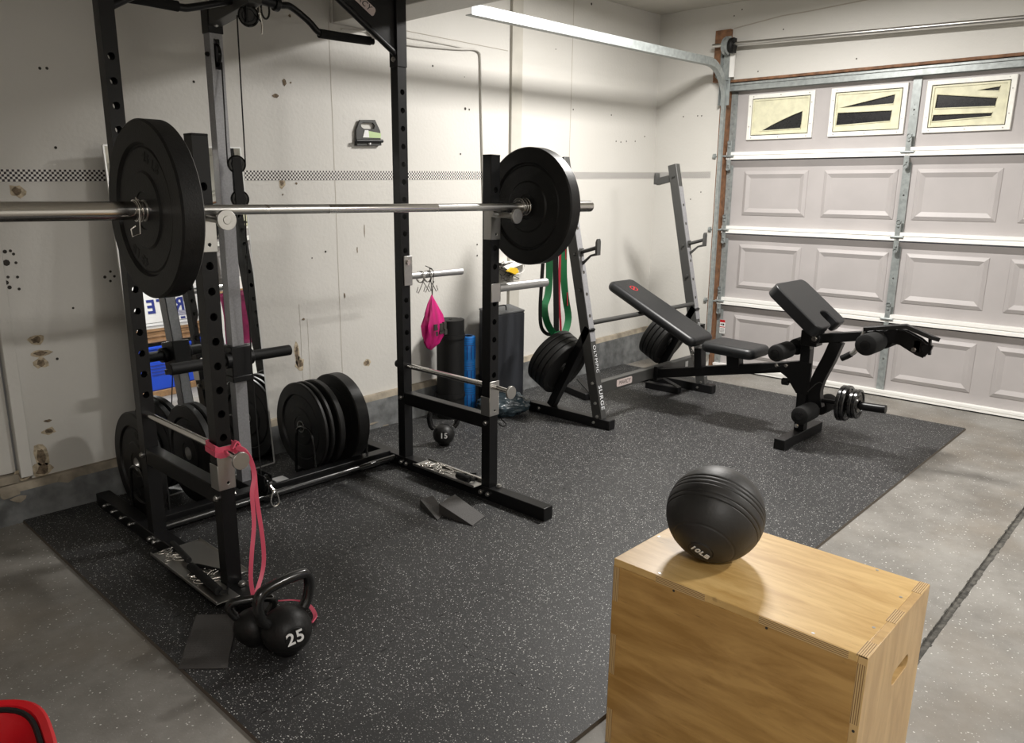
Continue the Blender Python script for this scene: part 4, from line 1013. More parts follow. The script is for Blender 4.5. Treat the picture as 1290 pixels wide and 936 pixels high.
# loading peg with a lock knob
pe = at(1108, 507, 0, BX); pz = .262
MB().cyl((BX, -1.99, pz-.005), (BX, -2.30, pz+.012), .0115, seg=16).build('peg_rod', BLK, wb)
MB().cyl((BX, -2.20, pz+.006), (BX, -2.33, pz+.012), .0225, seg=28).build('loading_peg', BLK, wb, bevel=.002)
m = MB(); m.cyl((BX, -1.86, .335), (BX, -1.80, .33), .007, seg=12); m.cyl((BX, -1.80, .33), (BX, -1.765, .328), .021, seg=18); m.build('lock_knob', RUBD, wb, bevel=.002)
m = MB(); m.tube(bez([(BX-.03, -1.925, .30), (BX-.03, -1.96, .345), (BX-.03, -1.985, .365), (BX-.03, -2.0, .36)], 4), .0025, 8); m.build('lanyard', GRYP, wb)
# little plates on the peg
y_ = -2.095
for k, (R, t, wd) in enumerate(((.098, .022, 'largest, innermost'), (.098, .022, 'second'), (.080, .020, 'third'), (.080, .020, 'outermost'))):
    p = small_plate(R, t, BLKG, .023, False); y_ -= (.002 if k != 2 else .012); p.location = (BX, y_, pz+.004+.003*k); y_ -= t
    tag(p, '%s small black plate of four on the bench leg lever peg' % wd, 'weight plate', 'small plates on the bench leg lever')
# ================================================================== THINGS AROUND THE RACK
# ---- resistance bands on the bench rack's left rear catch
def band(px, y, w, m_, label, cat='resistance band', ww=.0045, grp='resistance bands hanging from the bench rack'):
    pts = [at(a, b, 1, y) for a, b in px]; c = MB(); c.ribbon(bez(pts, 4), w, ww, up=(-.72, -.69, 0), closed=False)
    o = c.build('resistance_band', m_); return tag(o, label, cat, grp)
HY = -.50
band([(697, 214), (688, 240), (686, 300), (684, 330), (682, 360), (680.5, 390), (682, 412), (690, 421), (699, 419)], HY-.012, .022, RUBD, 'black resistance band hanging furthest left on the bench rack catch')
band([(699, 213), (694, 250), (692, 300), (692, 350), (690, 372), (686, 386), (688, 402), (693, 414), (701, 425)], HY-.022, .042, GRN, 'green resistance band left of the other green one, twisted loop')
band([(702, 213), (700, 250), (700, 300), (700, 340), (700.5, 380), (701, 424)], HY-.032, .034, RUBD, 'wide straight black resistance band hanging between the two green ones')
band([(703, 213), (705, 250), (706, 300), (705, 340), (704.5, 380), (706, 405), (706.5, 424)], HY-.040, .014, REDL, 'narrow red resistance band hanging in front of the wide black one')
band([(704, 213), (708, 250), (710, 300), (710, 345), (712.5, 375), (716, 400), (712, 418), (706, 425), (702, 418)], HY-.050, .042, GRN, 'green resistance band hanging rightmost with its loop bulging to the right')
band([(706, 214), (711, 250), (712.5, 300), (713, 340), (714.5, 365), (715, 385)], HY-.060, .006, REDL, 'thin dark red resistance band hanging behind the right green one')

# ---- pink band round the left front upright, down to the floor by the kettlebell
pk = MB(); x0, x1, y0, y1 = XL-.007, XL+TW+.007, YF-.007, YF+TW+.007
zz = at(285, 566, 1, YF).z
for dz, e_ in ((.010, 0), (-.008, .0035)):
    lp_ = [V((x0-e_, y0-e_, zz+dz+.002)), V((x0+.01, y0-e_-.004, zz+dz-.004)), V((x1-.01, y0-e_-.004, zz+dz-.006)), V((x1+e_, y0-e_, zz+dz)), V((x1+e_, y1, zz+dz+.01)), V((x0-e_, y1, zz+dz+.008))]
    pk.ribbon(lp_, .017, .004, up=(0, 0, 1), closed=True) if False else pk.sweep(lp_, [(-.002, -.009), (.002, -.009), (.002, .009), (-.002, .009)], up=(0, 0, 1), closed=True, fixed_up=True)
K = lambda x, y, yy=-1.305: at(x, y, 1, yy)
kn_ = [K(292, 565), K(297, 556), K(301, 560), K(302, 567), K(298, 572), K(293, 571)]
pk.sweep(bez(kn_, 3), [(-.0025, -.009), (.0025, -.009), (.0025, .009), (-.0025, .009)], up=(0, 1, 0))
pk.sweep(bez([K(284, 568), K(289, 573), K(296, 571), K(300, 563)], 3), [(-.0025, -.008), (.0025, -.008), (.0025, .008), (-.0025, .008)], up=(0, 1, 0))
def q(x, y, yy): return at(x, y, 1, yy)
s1 = [q(298, 563, -1.31), q(309, 568, -1.33), q(317, 584, -1.345), q(320, 602, -1.36), q(317.5, 622, -1.37), q(320, 660, -1.39), q(317, 700, -1.41), q(316, 730, -1.42), q(319, 750, -1.43)]
s2 = [q(298, 564, -1.31), q(312, 572, -1.34), q(320, 592, -1.355), q(322, 612, -1.365), q(324, 632, -1.375), q(331, 680, -1.40), q(332, 712, -1.41), q(325, 740, -1.425), q(319, 752, -1.43)]
for s_ in (s1, s2): pk.ribbon(bez(s_, 4), .013, .004, up=(-.6, -.8, 0))
fl_ = [at(319, 752, 2, .03), at(333, 757, 2, .03), at(350, 757, 2, .028), at(370, 756, 2, .026), at(384, 759, 2, .024), at(394, 768, 2, .022), at(397, 777, 2, .02), at(392, 785, 2, .018)]
pk.ribbon(bez(fl_, 4), .013, .004, up=(0, .5, .6))
tag(pk.build('resistance_band', PINK), 'pink resistance band tied around the left front upright and trailing to the floor', 'resistance band')

# ---- kettlebells
def kettlebell(loc, r, num, yaw, label, fd=None, hw=.082, hh=.135, hr=.0165):
    t = thing('kettlebell', loc, label, 'kettlebell', None)
    prof = []
    for i in range(33):
        a = -PI/2+PI*i/32; rr_ = r*math.cos(a); h_ = r+r*math.sin(a)*(.96)
        if h_ < .012: h_ = .0; rr_ = min(rr_, r*.62)
        prof.append((max(rr_, 0), h_))
    prof = [(0, 0)]+[p for p in prof if p[1] > 0]; prof.insert(1, (r*.42, 0))
    m = MB(); L = V(loc); m.lathe(prof, L, (0, 0, 1), 48)
    if fd is not None:
        C_k = L+V((0, 0, r)); dk = V(fd).normalized()
        for v in m.bm.verts:
            ex = (v.co-C_k).dot(dk)-r*.905
            if ex > 0: v.co -= dk*ex
    body = m.build('bell', RUB, t, angle=50)
    ux = V((math.cos(yaw), math.sin(yaw), 0)); 
    H_ = [(-.055, r*1.62), (-.070, r*1.95), (-.078, r*2+hh*.35), (-.070, r*2+hh*.62), (-.048, r*2+hh*.70), (0, r*2+hh*.73), (.048, r*2+hh*.70), (.070, r*2+hh*.62), (.078, r*2+hh*.35), (.070, r*1.95), (.055, r*1.62)]
    s_ = hw/.085
    m = MB(); m.tube(bez([L+ux*(a*s_)+V((0, 0, b-.0)) for a, b in H_], 5), hr, 16); m.build('handle', BLKG, t)
    return t, L, r
def kb_face(t, L, r, num, d, size, roll=0):
    d = V(d).normalized(); c = L+V((0, 0, r))
    m = MB(); m.cyl(c+d*r*.80, c+d*(r*.925), r*.43, r*.42, seg=36); f = m.build('number_face', RUBD, t, bevel=.002)
    ux = V((0, 0, 1)).cross(d).normalized(); uy = d.cross(ux)
    if roll: ux, uy = ux*math.cos(roll)+uy*math.sin(roll), uy*math.cos(roll)-ux*math.sin(roll)
    text(num, size, c+d*(r*.926), ux, uy, WHT, f, 'number_lettering', .0012, 0, 1.1, .0009)
rk = .0745
p = at(361, 793, 2, G0+rk*1.0)
vw = (CAM-V((p.x, p.y, G0))); vw.z = 0; vw.normalize(); side = V((0, 0, 1)).cross(vw)
t, L, r = kettlebell((p.x, p.y, G0), rk, '25', 0, 'large black kettlebell marked 25 on the mat by the left front upright', fd=vw+side*.36+V((0, 0, .10)), hw=.100, hh=.118)
# its handle turns edge-on towards the camera's right: give the body a yaw
vw = (CAM-L); vw.z = 0; vw.normalize(); side = V((0, 0, 1)).cross(vw)
for ch in [o for o in COL.objects if o.parent == t and o.name.startswith('handle')]:
    ch.rotation_euler = (0, 0, math.atan2(side.y, side.x)+.62)
kb_face(t, L, r, '25', vw+side*.36+V((0, 0, .10)), .052, .12)
rk2 = .058
p = at(319, 790, 2, G0+.055)
t, L, r = kettlebell((p.x, p.y, G0), rk2, '', 0, 'smaller black kettlebell half hidden behind the one marked 25', hw=.070, hh=.045, hr=.013)
for ch in [o for o in COL.objects if o.parent == t and o.name.startswith('handle')]: ch.rotation_euler = (0, 0, -.5)
rk3 = .060
p = at(559, 547, 2, G0+rk3)
vw = (CAM-V((p.x, p.y, G0))); vw.z = 0; vw.normalize()
t, L, r = kettlebell((p.x, p.y, G0), rk3, '15', 0, 'small black kettlebell marked 15 behind the right side of the rack', fd=vw+V((0, 0, .12)), hw=.088, hh=.12, hr=.015)
vw = (CAM-L); vw.z = 0; vw.normalize(); side = V((0, 0, 1)).cross(vw)
for ch in [o for o in COL.objects if o.parent == t and o.name.startswith('handle')]: ch.rotation_euler = (0, 0, math.atan2(side.y, side.x)+.25)
kb_face(t, L, r, '15', vw+V((0, 0, .12)), .040)

# ---- rubber wedges
def wedge(a, b, c, d, h, label):
    """top edge a-b (pixels at height h), foot edge d-c on the mat"""
    A, B = at(*a, 2, G0+h), at(*b, 2, G0+h); C_, D_ = at(*c, 2, G0+.004), at(*d, 2, G0+.004)
    fl = lambda p: V((p.x, p.y, G0))
    m = MB(); vs = [m.v(p) for p in (A, B, C_, D_, fl(A), fl(B), fl(C_), fl(D_))]
    for f in ((0, 1, 2, 3), (4, 7, 6, 5), (0, 4, 5, 1), (1, 5, 6, 2), (2, 6, 7, 3), (3, 7, 4, 0)): m._f([vs[i] for i in f])
    return tag(m.build('rubber_wedge', HATCH, bevel=.0015, smooth=False), label, 'wedge', 'black rubber squat wedges')
wedge((553, 634.5), (573, 622.5), (611, 650), (595, 662), .050, 'black rubber wedge on the mat beside the right base rail, nearer one of the pair')
wedge((529, 629), (545.5, 624), (561, 645), (551, 655), .034, 'black rubber wedge behind its pair beside the right base rail')
wedge((300, 773), (247, 774), (224, 842), (286, 841), .030, 'black crosshatched rubber wedge on the mat edge beside the left front upright')

# ---- carabiners, clips and handles on the base trays
def carabiner(p, yaw, s=1, pitch=0, roll=0, lab=None, grp=None, m_=CHR, nm='carabiner'):
    L_c = [(-.009, -.024), (-.013, .0), (-.011, .02), (0, .030), (.011, .02), (.011, .0), (.006, -.024), (0, -.030)]
    M_ = Matrix.Rotation(yaw, 4, 'Z') @ Matrix.Rotation(pitch, 4, 'X') @ Matrix.Rotation(roll, 4, 'Y')
    pts = bez([V((x*s, y*s, 0)) for x, y in L_c+[L_c[0]]], 3)[:-1]
    m = MB(); m.tube([V(p)+M_ @ v for v in pts], .0026*s, 8, closed=True); m.cyl(V(p)+M_ @ V((.010*s, -.014*s, 0)), V(p)+M_ @ V((.011*s, .012*s, 0)), .0036*s, seg=8)
    return tag(m.build(nm, m_), lab, 'carabiner', grp)
rc = random.Random(5)
for k, (x, y) in enumerate(((514, 592), (521, 590), (529, 593), (536, 590), (543, 594), (527, 598), (534, 600), (548, 600), (553, 604))):
    p = at(x, y, 2, ZT+.008); carabiner((max(p.x, XR-.022+.012*(k % 3)), min(p.y, -.83), ZT+.0035+.0052*(k % 3)), rc.random()*6, .85+rc.random()*.3, 0, 0, 'small silver carabiner in the pile on the right base tray of the rack', 'carabiners on the right base tray')
for k, (x, y) in enumerate(((208, 693), (214, 694), (219, 697), (224, 700), (217, 702), (228, 704))):
    p = at(x, y, 2, ZT+.008); carabiner((p.x, p.y, ZT+.0035+.0052*(k % 2)), rc.random()*6, .9, 0, 0, 'small silver carabiner in the rear pile on the left base tray of the rack', 'carabiners at the rear of the left base tray')
for k, (x, y) in enumerate(((249, 728), (254, 733), (262, 718), (268, 722), (272, 728), (247, 723))):
    p = at(x, y, 2, ZT+.008); carabiner((p.x, p.y, ZT+.0035+.0052*(k % 2)), rc.random()*6, .9, 0, 0, 'small silver carabiner in the front pile on the left base tray of the rack', 'carabiners at the front of the left base tray')
# black grips and straps on the trays
def strap_handle(a, b, lab, zz_=.016):
    a, b = at(*a, 2, ZT+zz_), at(*b, 2, ZT+zz_)
    if a.x > -4: a, b = V((XR-.02, min(a.y, -.98), a.z)), V((XR-.02, -1.17, b.z))
    t = thing('cable_handle', ((a.x+b.x)/2, (a.y+b.y)/2, ZT), lab, 'cable handle', 'cable handles on the base trays')
    MB().cyl(a, b, .0145, seg=20).build('foam_grip', FOAM, t, bevel=.003)
    d = (b-a).normalized(); s_ = V((-d.y, d.x, 0)); mid = (a+b)/2
    m = MB(); m.ribbon([a-d*.004, a-d*.004+s_*.025-V((0, 0, .008)), mid+s_*.085-V((0, 0, .008)), b+d*.004+s_*.025-V((0, 0, .008)), b+d*.004], .004, .014, up=(0, 0, 1)); m.build('nylon_strap', RUBD, t)
    return t
strap_handle((240, 713), (276, 745), 'black cable handle with a nylon strap lying on the left base tray')
strap_handle((562, 603), (600, 622), 'black cable handle with a nylon strap lying on the right base tray')
m = MB(); a_, b_ = at(217, 684, 2, ZT+.01), at(238, 706, 2, ZT+.02); m.cyl(a_, b_, .011, seg=16); tag(m.build('black_rod', RUBD, bevel=.002), 'short black rod leaning across the rear of the left base tray', 'rod')
m = MB(); a_, b_ = V((XR+.035, -.92, ZT+.009)), V((XR+.03, -1.21, ZT+.009)); m.cyl(a_, b_, .0085, seg=16); tag(m.build('steel_rod', CHR, bevel=.002), 'thin steel rod lying along the right base tray', 'rod')
# carabiner hanging from the low pulley
c1_ = at(346, 626, 1, -.66); M_ = Matrix.Identity(4)
pts = bez([at(x, y, 1, -.655) for x, y in ((345, 617), (341.5, 628), (342.5, 636), (347, 637.5), (351.5, 633), (350, 625), (347, 617), (345, 617))], 4)[:-1]
m = MB(); m.tube(pts, .0036, 8, closed=True); m.tube([at(341, 613, 1, -.645), at(343, 619, 1, -.65), at(347, 620, 1, -.655)], .004, 8); m.cyl(at(340, 612, 1, -.64), at(344, 617, 1, -.65), .007, seg=10)
tag(m.build('carabiner', CHR), 'large silver carabiner hanging from the low pulley cable', 'carabiner')

# ---- on the right storage peg: spring clips and a drawstring pouch
zpk = zp; yk = YR_+.012
for k, (x0_, lab) in enumerate(((at(528, 346, 1, yk).x, 'spring clip on the upper storage peg, next to the upright'), (at(537, 346, 1, yk).x, 'spring clip on the upper storage peg, beside the pouch string'))):
    m = MB(); pts = []
    for i in range(56): t_ = i/55*2*PI*2.3; pts.append(V((x0_+.016*i/55, yk+.027*math.sin(t_), zpk-.009+.027*math.cos(t_))))
    m.tube(pts, .0022, 7)
    for s_ in (-1, 1):
        b_ = V((x0_+.008, yk-.020, zpk-.030)); m.tube([b_, b_+V((s_*.024, -.004, -.035)), b_+V((s_*.034, -.004, -.052)), b_+V((s_*.046, -.004, -.048)), b_+V((s_*.036, -.004, -.024))], .0022, 7)
    tag(m.build('spring_clip', STL), lab, 'clip', 'spring clips on the upper storage peg')
po = thing('drawstring_pouch', at(545, 400, 1, yk-.03), 'magenta satin drawstring pouch hanging from the upper storage peg', 'pouch')
m = MB(); C0 = lambda x, y, d=0: at(x, y, 1, yk-.03-d)
axis_pts = [((544.5, 372), .004), ((544.5, 376), .012), ((545, 384), .030), ((546, 396), .050), ((546, 410), .063), ((546, 422), .060), ((544, 432), .042), ((541, 440), .012)]
rings = []
for (c_, w_) in axis_pts:
    c3 = C0(*c_); R_g = []
    for i in range(40):
        a = 2*PI*i/40; fold = 1+.17*math.sin(a*7+c_[1]*.09)+.09*math.sin(a*13-c_[1]*.06)
        R_g.append(m.v(c3+V((math.cos(a)*w_*fold*1.0, math.sin(a)*w_*.42*fold, math.cos(a)*w_*.0+ (-.006*math.cos(a)) ))))
    rings.append(R_g)
for A_, B_ in zip(rings, rings[1:]):
    for i in range(40): m._f([A_[i], A_[(i+1) % 40], B_[(i+1) % 40], B_[i]])
m._f(rings[0]); m._f(rings[-1][::-1]); m.build('satin_bag', PINKB, po, angle=80)
m = MB(); m.tube([C0(544.5, 373), C0(543, 355), C0(541.5, 343), at(541, 338, 1, yk-.0), at(545, 340, 1, yk+.02)], .0022, 6); m.tube([C0(544.5, 373), C0(545.5, 355), C0(546.5, 343), at(544, 338.5, 1, yk), at(536, 335, 1, yk-.01)], .0022, 6); m.build('drawstring', HOLE, po)
m = MB()
for (u_, v_, w_, h_) in ((0, 0, 5, 7), (7, -1, 4, 9), (12, -3, 3, 8), (2, 9, 3, 5), (7, 8, 5, 3), (13, 6, 3, 6)):
    a_ = C0(547+u_, 409+v_, .030-.0006*abs(u_-6)); b_ = C0(547+u_+w_, 409+v_+h_, .030-.0006*abs(u_-3)); m.box(a_.x, b_.x, a_.y-.0015, a_.y+.012, b_.z, a_.z)
m.build('dark_print', HOLE, po, smooth=False)

# ---- rolled mat, foam roller, case and plastic film by the wall
def on(px, py, y): p = at(px, py, 1, y); return p
xc_ = on(567, 460, -.16).x
fm = thing('rolled_exercise_mat', (xc_, -.16, G0), 'tall rolled black exercise mat standing against the wall behind the rack', 'exercise mat')
R_ = .083; ztop = on(567, 402, -.16).z
m = MB(); pts = []
for i in range(150): a = i/149*2*PI*6; rr_ = .012+(R_-.012)*i/149; pts.append(V((xc_+rr_*math.cos(a), -.16+rr_*math.sin(a), (ztop+G0)/2)))
m.sweep(pts, [(-.0055, -(ztop-G0)/2), (.0055, -(ztop-G0)/2), (.0055, (ztop-G0)/2), (-.0055, (ztop-G0)/2)], up=(0, 0, 1), fixed_up=True); m.build('foam_spiral', RUBD, fm)
m = MB()
for zz_ in (ztop-.10, G0+.14): m.lathe([(R_+.006, zz_-.012), (R_+.0085, zz_-.012), (R_+.0085, zz_+.012), (R_+.006, zz_+.012)], (xc_, -.16, 0), (0, 0, 1), 40, close=True)
m2_ = m.build('strap', RUBD, fm)
xb_ = on(589.5, 460, -.13).x; zt_ = on(590, 423, -.13).z
fr = thing('foam_roller_tube', (xb_, -.13, G0), 'blue grid-textured foam roller standing between the rolled mat and the grey case', 'foam roller')
m = MB(); prof = [(.030, 0), (.046, 0)]
z_ = .0; Lh = zt_-G0
for i in range(18):
    a_ = Lh*(i+.08)/18; b_ = Lh*(i+.92)/18; deep = .0035 if i % 5 not in (2,) else .007
    prof += [(.047, a_), (.047, b_), (.047-deep, b_+Lh*.02), (.047-deep, b_+Lh*.06)] if i % 4 == 3 or i % 4 == 2 else [(.047, a_), (.047, b_)]
prof += [(.047, Lh-.004), (.044, Lh), (.030, Lh)]
m.lathe(prof, (xb_, -.13, G0), (0, 0, 1), 40); m.build('grid_foam', BLU, fr)
m = MB()
for i in range(12):
    a = 2*PI*i/12+.2
    for k in (0, 1, 2): m.box(0, 0, 0, 0, 0, 0) if False else m.beam((xb_+.0475*math.cos(a), -.13+.0475*math.sin(a), G0+Lh*(.04+.33*k)), (xb_+.0475*math.cos(a), -.13+.0475*math.sin(a), G0+Lh*(.22+.33*k)), .004, .0015, up=(math.cos(a), math.sin(a), 0))
for k in range(3):
    for dz in (.245, .275, .305, .335): m.lathe([(.0462, -.002), (.0478, 0), (.0462, .002)], (xb_, -.13, G0+Lh*(dz+.33*k-.02)), (0, 0, 1), 32, close=True)
m.build('groove', NAVY, fr)['kind'] = 'stuff'
MB().lathe([(.022, -.001), (.0305, -.001), (.0305, Lh+.001), (.022, Lh+.001)], (xb_, -.13, G0), (0, 0, 1), 32, close=True).build('core_tube', RUBD, fr)
xa_, xz_ = on(606, 450, -.30).x, on(655, 450, -.06).x
cs = thing('equipment_case', ((xa_+xz_)/2, -.2, G0), 'tall dark slate case with a thin wire handle standing against the wall', 'case')
zt_ = at(612, 400, 1, -.31).z
m = MB(); m.prism([(-2.215, -.31, G0), (-1.925, -.31, G0), (-1.80, -.07, G0), (-2.09, -.07, G0)], (0, 0, zt_-G0)); m.build('body', CASE, cs, bevel=.006)
m = MB(); m.prism([(-2.217, -.312, zt_), (-1.923, -.312, zt_), (-1.798, -.068, zt_), (-2.092, -.068, zt_)], (0, 0, .012)); m.build('lid', CASET, cs, bevel=.003)
for k in range(5):
    f = .12+.19*k; p0 = V((-1.925, -.31, 0)).lerp(V((-1.80, -.07, 0)), f); MB().beam((p0.x+.003, p0.y, G0+.01), (p0.x+.003, p0.y, zt_-.012), .012, .02, up=(.88, -.46, 0)).build('side_rib', CASET, cs, bevel=.003)
hx = at(632, 396, 1, -.24); m = MB(); m.tube(bez([(hx.x-.05, -.24, zt_+.01), (hx.x-.045, -.24, zt_+.04), (hx.x, -.24, zt_+.045), (hx.x+.035, -.24, zt_+.04), (hx.x+.04, -.24, zt_+.01)], 4), .004, 8); m.build('wire_handle', BLK, cs)
# crumpled bag
c_ = at(638, 512, 2, .06); m = MB(); rb = random.Random(4)
bmesh.ops.create_icosphere(m.bm, subdivisions=5, radius=1)
from mathutils import noise
for v in m.bm.verts:
    n_ = v.co.copy(); d_ = 1+.16*noise.noise(n_*2.1)+.09*noise.noise(n_*5)+.05*abs(noise.noise(n_*11))
    v.co = V((n_.x*.165*d_, n_.y*.115*d_, max(n_.z*.075*d_, -.058)))
    v.co = Matrix.Rotation(-.55, 3, 'Z') @ v.co + V((c_.x, c_.y+.02, G0+.0585))
tag(m.build('plastic_bag', BAG, angle=180), 'crumpled dark plastic bag lying on the mat in front of the slate case', 'bag')
m = MB(); q_ = [at(x, y, 2, G0+.003) for x, y in ((628, 524), (634, 530), (638, 535), (633, 537), (628, 533))]; m.tube(bez(q_, 4), .0022, 6); tag(m.build('loose_cord', RUBD), 'thin black cord lying on the mat beside the dark plastic bag', 'cord')

# ---- on the wall
wh = thing('wall_bracket', at(466, 182, 1, -.02), 'black handled bracket screwed to the wall holding a green and white card', 'bracket')
def wpl(px): return [(at(x, y, 1, -.02).x, at(x, y, 1, -.02).z) for x, y in px]
out = wpl([(449.5, 182), (449, 164), (453.5, 151), (473, 151), (479.5, 165), (480.5, 182)])
hole = wpl([(456, 160), (455, 157), (457.5, 154.5), (470, 154.8), (472.5, 158), (471.5, 162.5), (459, 162.2)])
mn = min(x for x, z in out)
m = MB(); m.plate(out, [hole], (0, -.008, 0), (1, 0, 0), (0, 0, 1), .010); pl0 = m.build('handle_plate', GRYP, wh, bevel=.0015)
c_ = wpl([(457, 173.2), (459.5, 164), (480, 168), (479.5, 174)]); m = MB(); m.prism([(x, -.0205, z) for x, z in c_], (0, .002, 0)); cd_ = m.build('card', mat('pale_green_card', (.45, .58, .30), .6), wh)
c_ = wpl([(457, 173.2), (459.5, 164), (464, 164), (465, 173.2)]); m = MB(); m.prism([(x, -.0212, z) for x, z in c_], (0, .0006, 0)); m.build('card_print', WHT, cd_)
m = MB(); a_, b_ = at(449, 177.5, 1, -.03), at(482, 177.8, 1, -.03); m.cyl(a_, b_, .009, seg=14); m.build('ledge_bar', BLK, wh)
m = MB(); c_ = wpl([(449.5, 183.5), (449.5, 178), (480, 178), (480, 183.5)]); m.prism([(x, -.024, z) for x, z in c_], (0, .024, 0)); m.build('base_ledge', GRYP, wh, bevel=.001)
bolts([(at(465, 181, 1, -.024), (0, -1, 0), .005)], wh, WHT, 'screw')
# painted cable conduit
cdp = [at(x, y, 1, -.012) for x, y in ((462, 38), (475, 47), (510, 55.5), (560, 60.5), (585, 62), (596, 62), (603, 65), (605.5, 72), (606, 100), (607, 150), (608.5, 205), (610, 260))]
m = MB(); m.tube(bez(cdp, 3), .0065, 8); cc_ = m.build('wall_cable', WALL); tag(cc_, 'painted cable clipped along the wall and turning down beside the right uprights', 'cable')
m = MB(); m.tube(bez([at(x, y, 1, -.006) for x, y in ((430, 37), (470, 41), (530, 50), (583, 60))], 3), .004, 6); tag(m.build('wall_cable', WALL), 'thinner painted cable running just above the main wall cable', 'cable')
m = MB()
for a_, b_ in (((467, 30), (640, 64)), ): m.beam(at(*a_, 1, -.001), at(*b_, 1, -.001), .003, .003)
struct(m.build('trim_7', SEAM))
# junction box with tangled wires
jb = thing('junction_box', at(645, 335, 1, -.03), 'white wall box with tangled wires and a yellow clip behind the right bumper plate', 'junction box')
a_, b_ = at(628, 330, 1, -.04), at(668, 326, 1, -.04)
m = MB(); m.prism([at(x, y, 1, -.055) for x, y in ((633, 336), (640, 340), (665, 331), (662, 325))], (0, .05, 0)); m.box(-1.86, -1.60, -.05, 0, .905, .915); m.build('white_bracket', WRAIL, jb, bevel=.002)
m = MB(); m.prism([at(x, y, 1, -.07) for x, y in ((639, 342), (645, 337), (652, 338), (654, 343), (649, 346), (645, 344))], (0, .02, 0)); m.build('yellow_clip', YEL, jb, bevel=.002)
wr = random.Random(9); m = MB()
for k in range(6):
    p0 = [at(628+wr.random()*8, 330+wr.random()*12, 1, -.03-.03*wr.random()) for _ in range(3)]+[at(640+wr.random()*16, 332+wr.random()*22, 1, -.05), at(630+wr.random()*20, 345+wr.random()*12, 1, -.04)]
    m.tube(bez(p0, 6), .0028, 6)
m.tube(bez([at(x, y, 1, -.04) for x, y in ((630, 345), (636, 352), (645, 355), (660, 354))], 5), .003, 6)
m.build('wire_tangle', HOLE, jb)['kind'] = 'stuff'
m = MB(); m.tube([at(652+9*math.cos(t), 337+8*math.sin(t), 1, -.03) for t in [2*PI*i/20 for i in range(20)]], .0016, 6, closed=True); m.build('loose_loop', WRAIL, jb)
# ================================================================== PLYO BOX AND SLAM BALL
bx0, bx1, by0, by1, bz1 = -4.131, -3.734, -3.158, -2.572, .510
T_ = .018
box = thing('plyo_box', ((bx0+bx1)/2, (by0+by1)/2, 0), 'plywood plyometric jump box with finger joints and a hand slot on the concrete', 'plyo box')
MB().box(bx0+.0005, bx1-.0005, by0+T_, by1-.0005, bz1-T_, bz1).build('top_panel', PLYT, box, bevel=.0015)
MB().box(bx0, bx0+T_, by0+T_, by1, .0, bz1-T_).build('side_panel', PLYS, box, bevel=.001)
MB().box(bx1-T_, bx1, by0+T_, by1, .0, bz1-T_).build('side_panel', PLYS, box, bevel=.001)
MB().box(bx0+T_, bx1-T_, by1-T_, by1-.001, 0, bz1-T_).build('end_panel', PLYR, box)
pts = [at(x, y, 1, by0) for x, y in ((1122, 866), (1145, 822))]
sx0, sx1 = sorted((pts[0].x-bx0, pts[1].x-bx0)); szc = (pts[0].z+pts[1].z)/2
r_ = .017; hol = []
for i in range(9): a = -PI/2+PI*i/8; hol.append((sx1-r_+r_*math.cos(a), szc+r_*math.sin(a)))
for i in range(9): a = PI/2+PI*i/8; hol.append((sx0+r_+r_*math.cos(a), szc+r_*math.sin(a)))
W_ = bx1-bx0
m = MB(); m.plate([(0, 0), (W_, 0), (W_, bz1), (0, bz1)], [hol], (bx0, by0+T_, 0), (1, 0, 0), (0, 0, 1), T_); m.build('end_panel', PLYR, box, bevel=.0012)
# end-grain fingers flush in the faces
UVE = lambda c: (c.x*.0, c.y)
def finger(x0, x1, y0, y1, z0, z1, stripe):
    m = MB().box(x0, x1, y0, y1, z0, z1); ax = stripe
    m.build('joint_finger', PLYE, box, smooth=False, uv=lambda c: (c[ax]*3.0, 0.0))
e = .0006
for a_, b_ in ((0, .105), (.19, .275), (.355, W_)):                        # along the top's near edge
    finger(bx0+a_+(.0 if a_ else e*-1), bx0+b_+(e if b_ == W_ else 0), by0-e*0, by0+T_+.001, bz1-.004, bz1+e, 1) if False else None
for u0, u1 in ((0.0, .060), (.165, .228), (.335, W_)):
    finger(bx0+u0, bx0+u1, by0+.0012, by0+T_+.004, bz1-.003, bz1+e, 1)
L_b = by1-by0
for v0, v1 in ((0.018, .20), (.325, .45)):                                   # side edge of the top, seen from the left
    finger(bx0-e, bx0+.003, by0+T_+v0, by0+T_+v1, bz1-T_, bz1-.001, 2)
for z0_, z1_ in ((.36, .51-T_), (.10, .235)):                              # near vertical corner
    finger(bx0-e, bx0+.003, by0+.001, by0+T_, z0_, z1_, 1)
for z0_, z1_ in ((.40, .49), (.20, .31), (.0, .10)):                        # far vertical corner
    finger(bx0-e, bx0+.003, by1-T_, by1-.001, z0_, z1_, 1)
for x_, y_ in ((bx0+.012, by0+.11), (bx0+.012, by1-.12), (bx1-.012, by0+.11), (bx0+.12, by0+.03), (bx0+.29, by0+.03), (bx0+.18, by1-.012)):
    MB().cyl((x_, y_, bz1-.002), (x_, y_, bz1+.0006), .0035, seg=12).build('screw', STL, box)
for y_, z_ in ((by0+.20, .488), (by0+.42, .488), (by0+.009, .345), (by0+.009, .26)): MB().cyl((bx0+.002, y_, z_), (bx0-.0006, y_, z_), .003, seg=10).build('screw', HOLE, box)

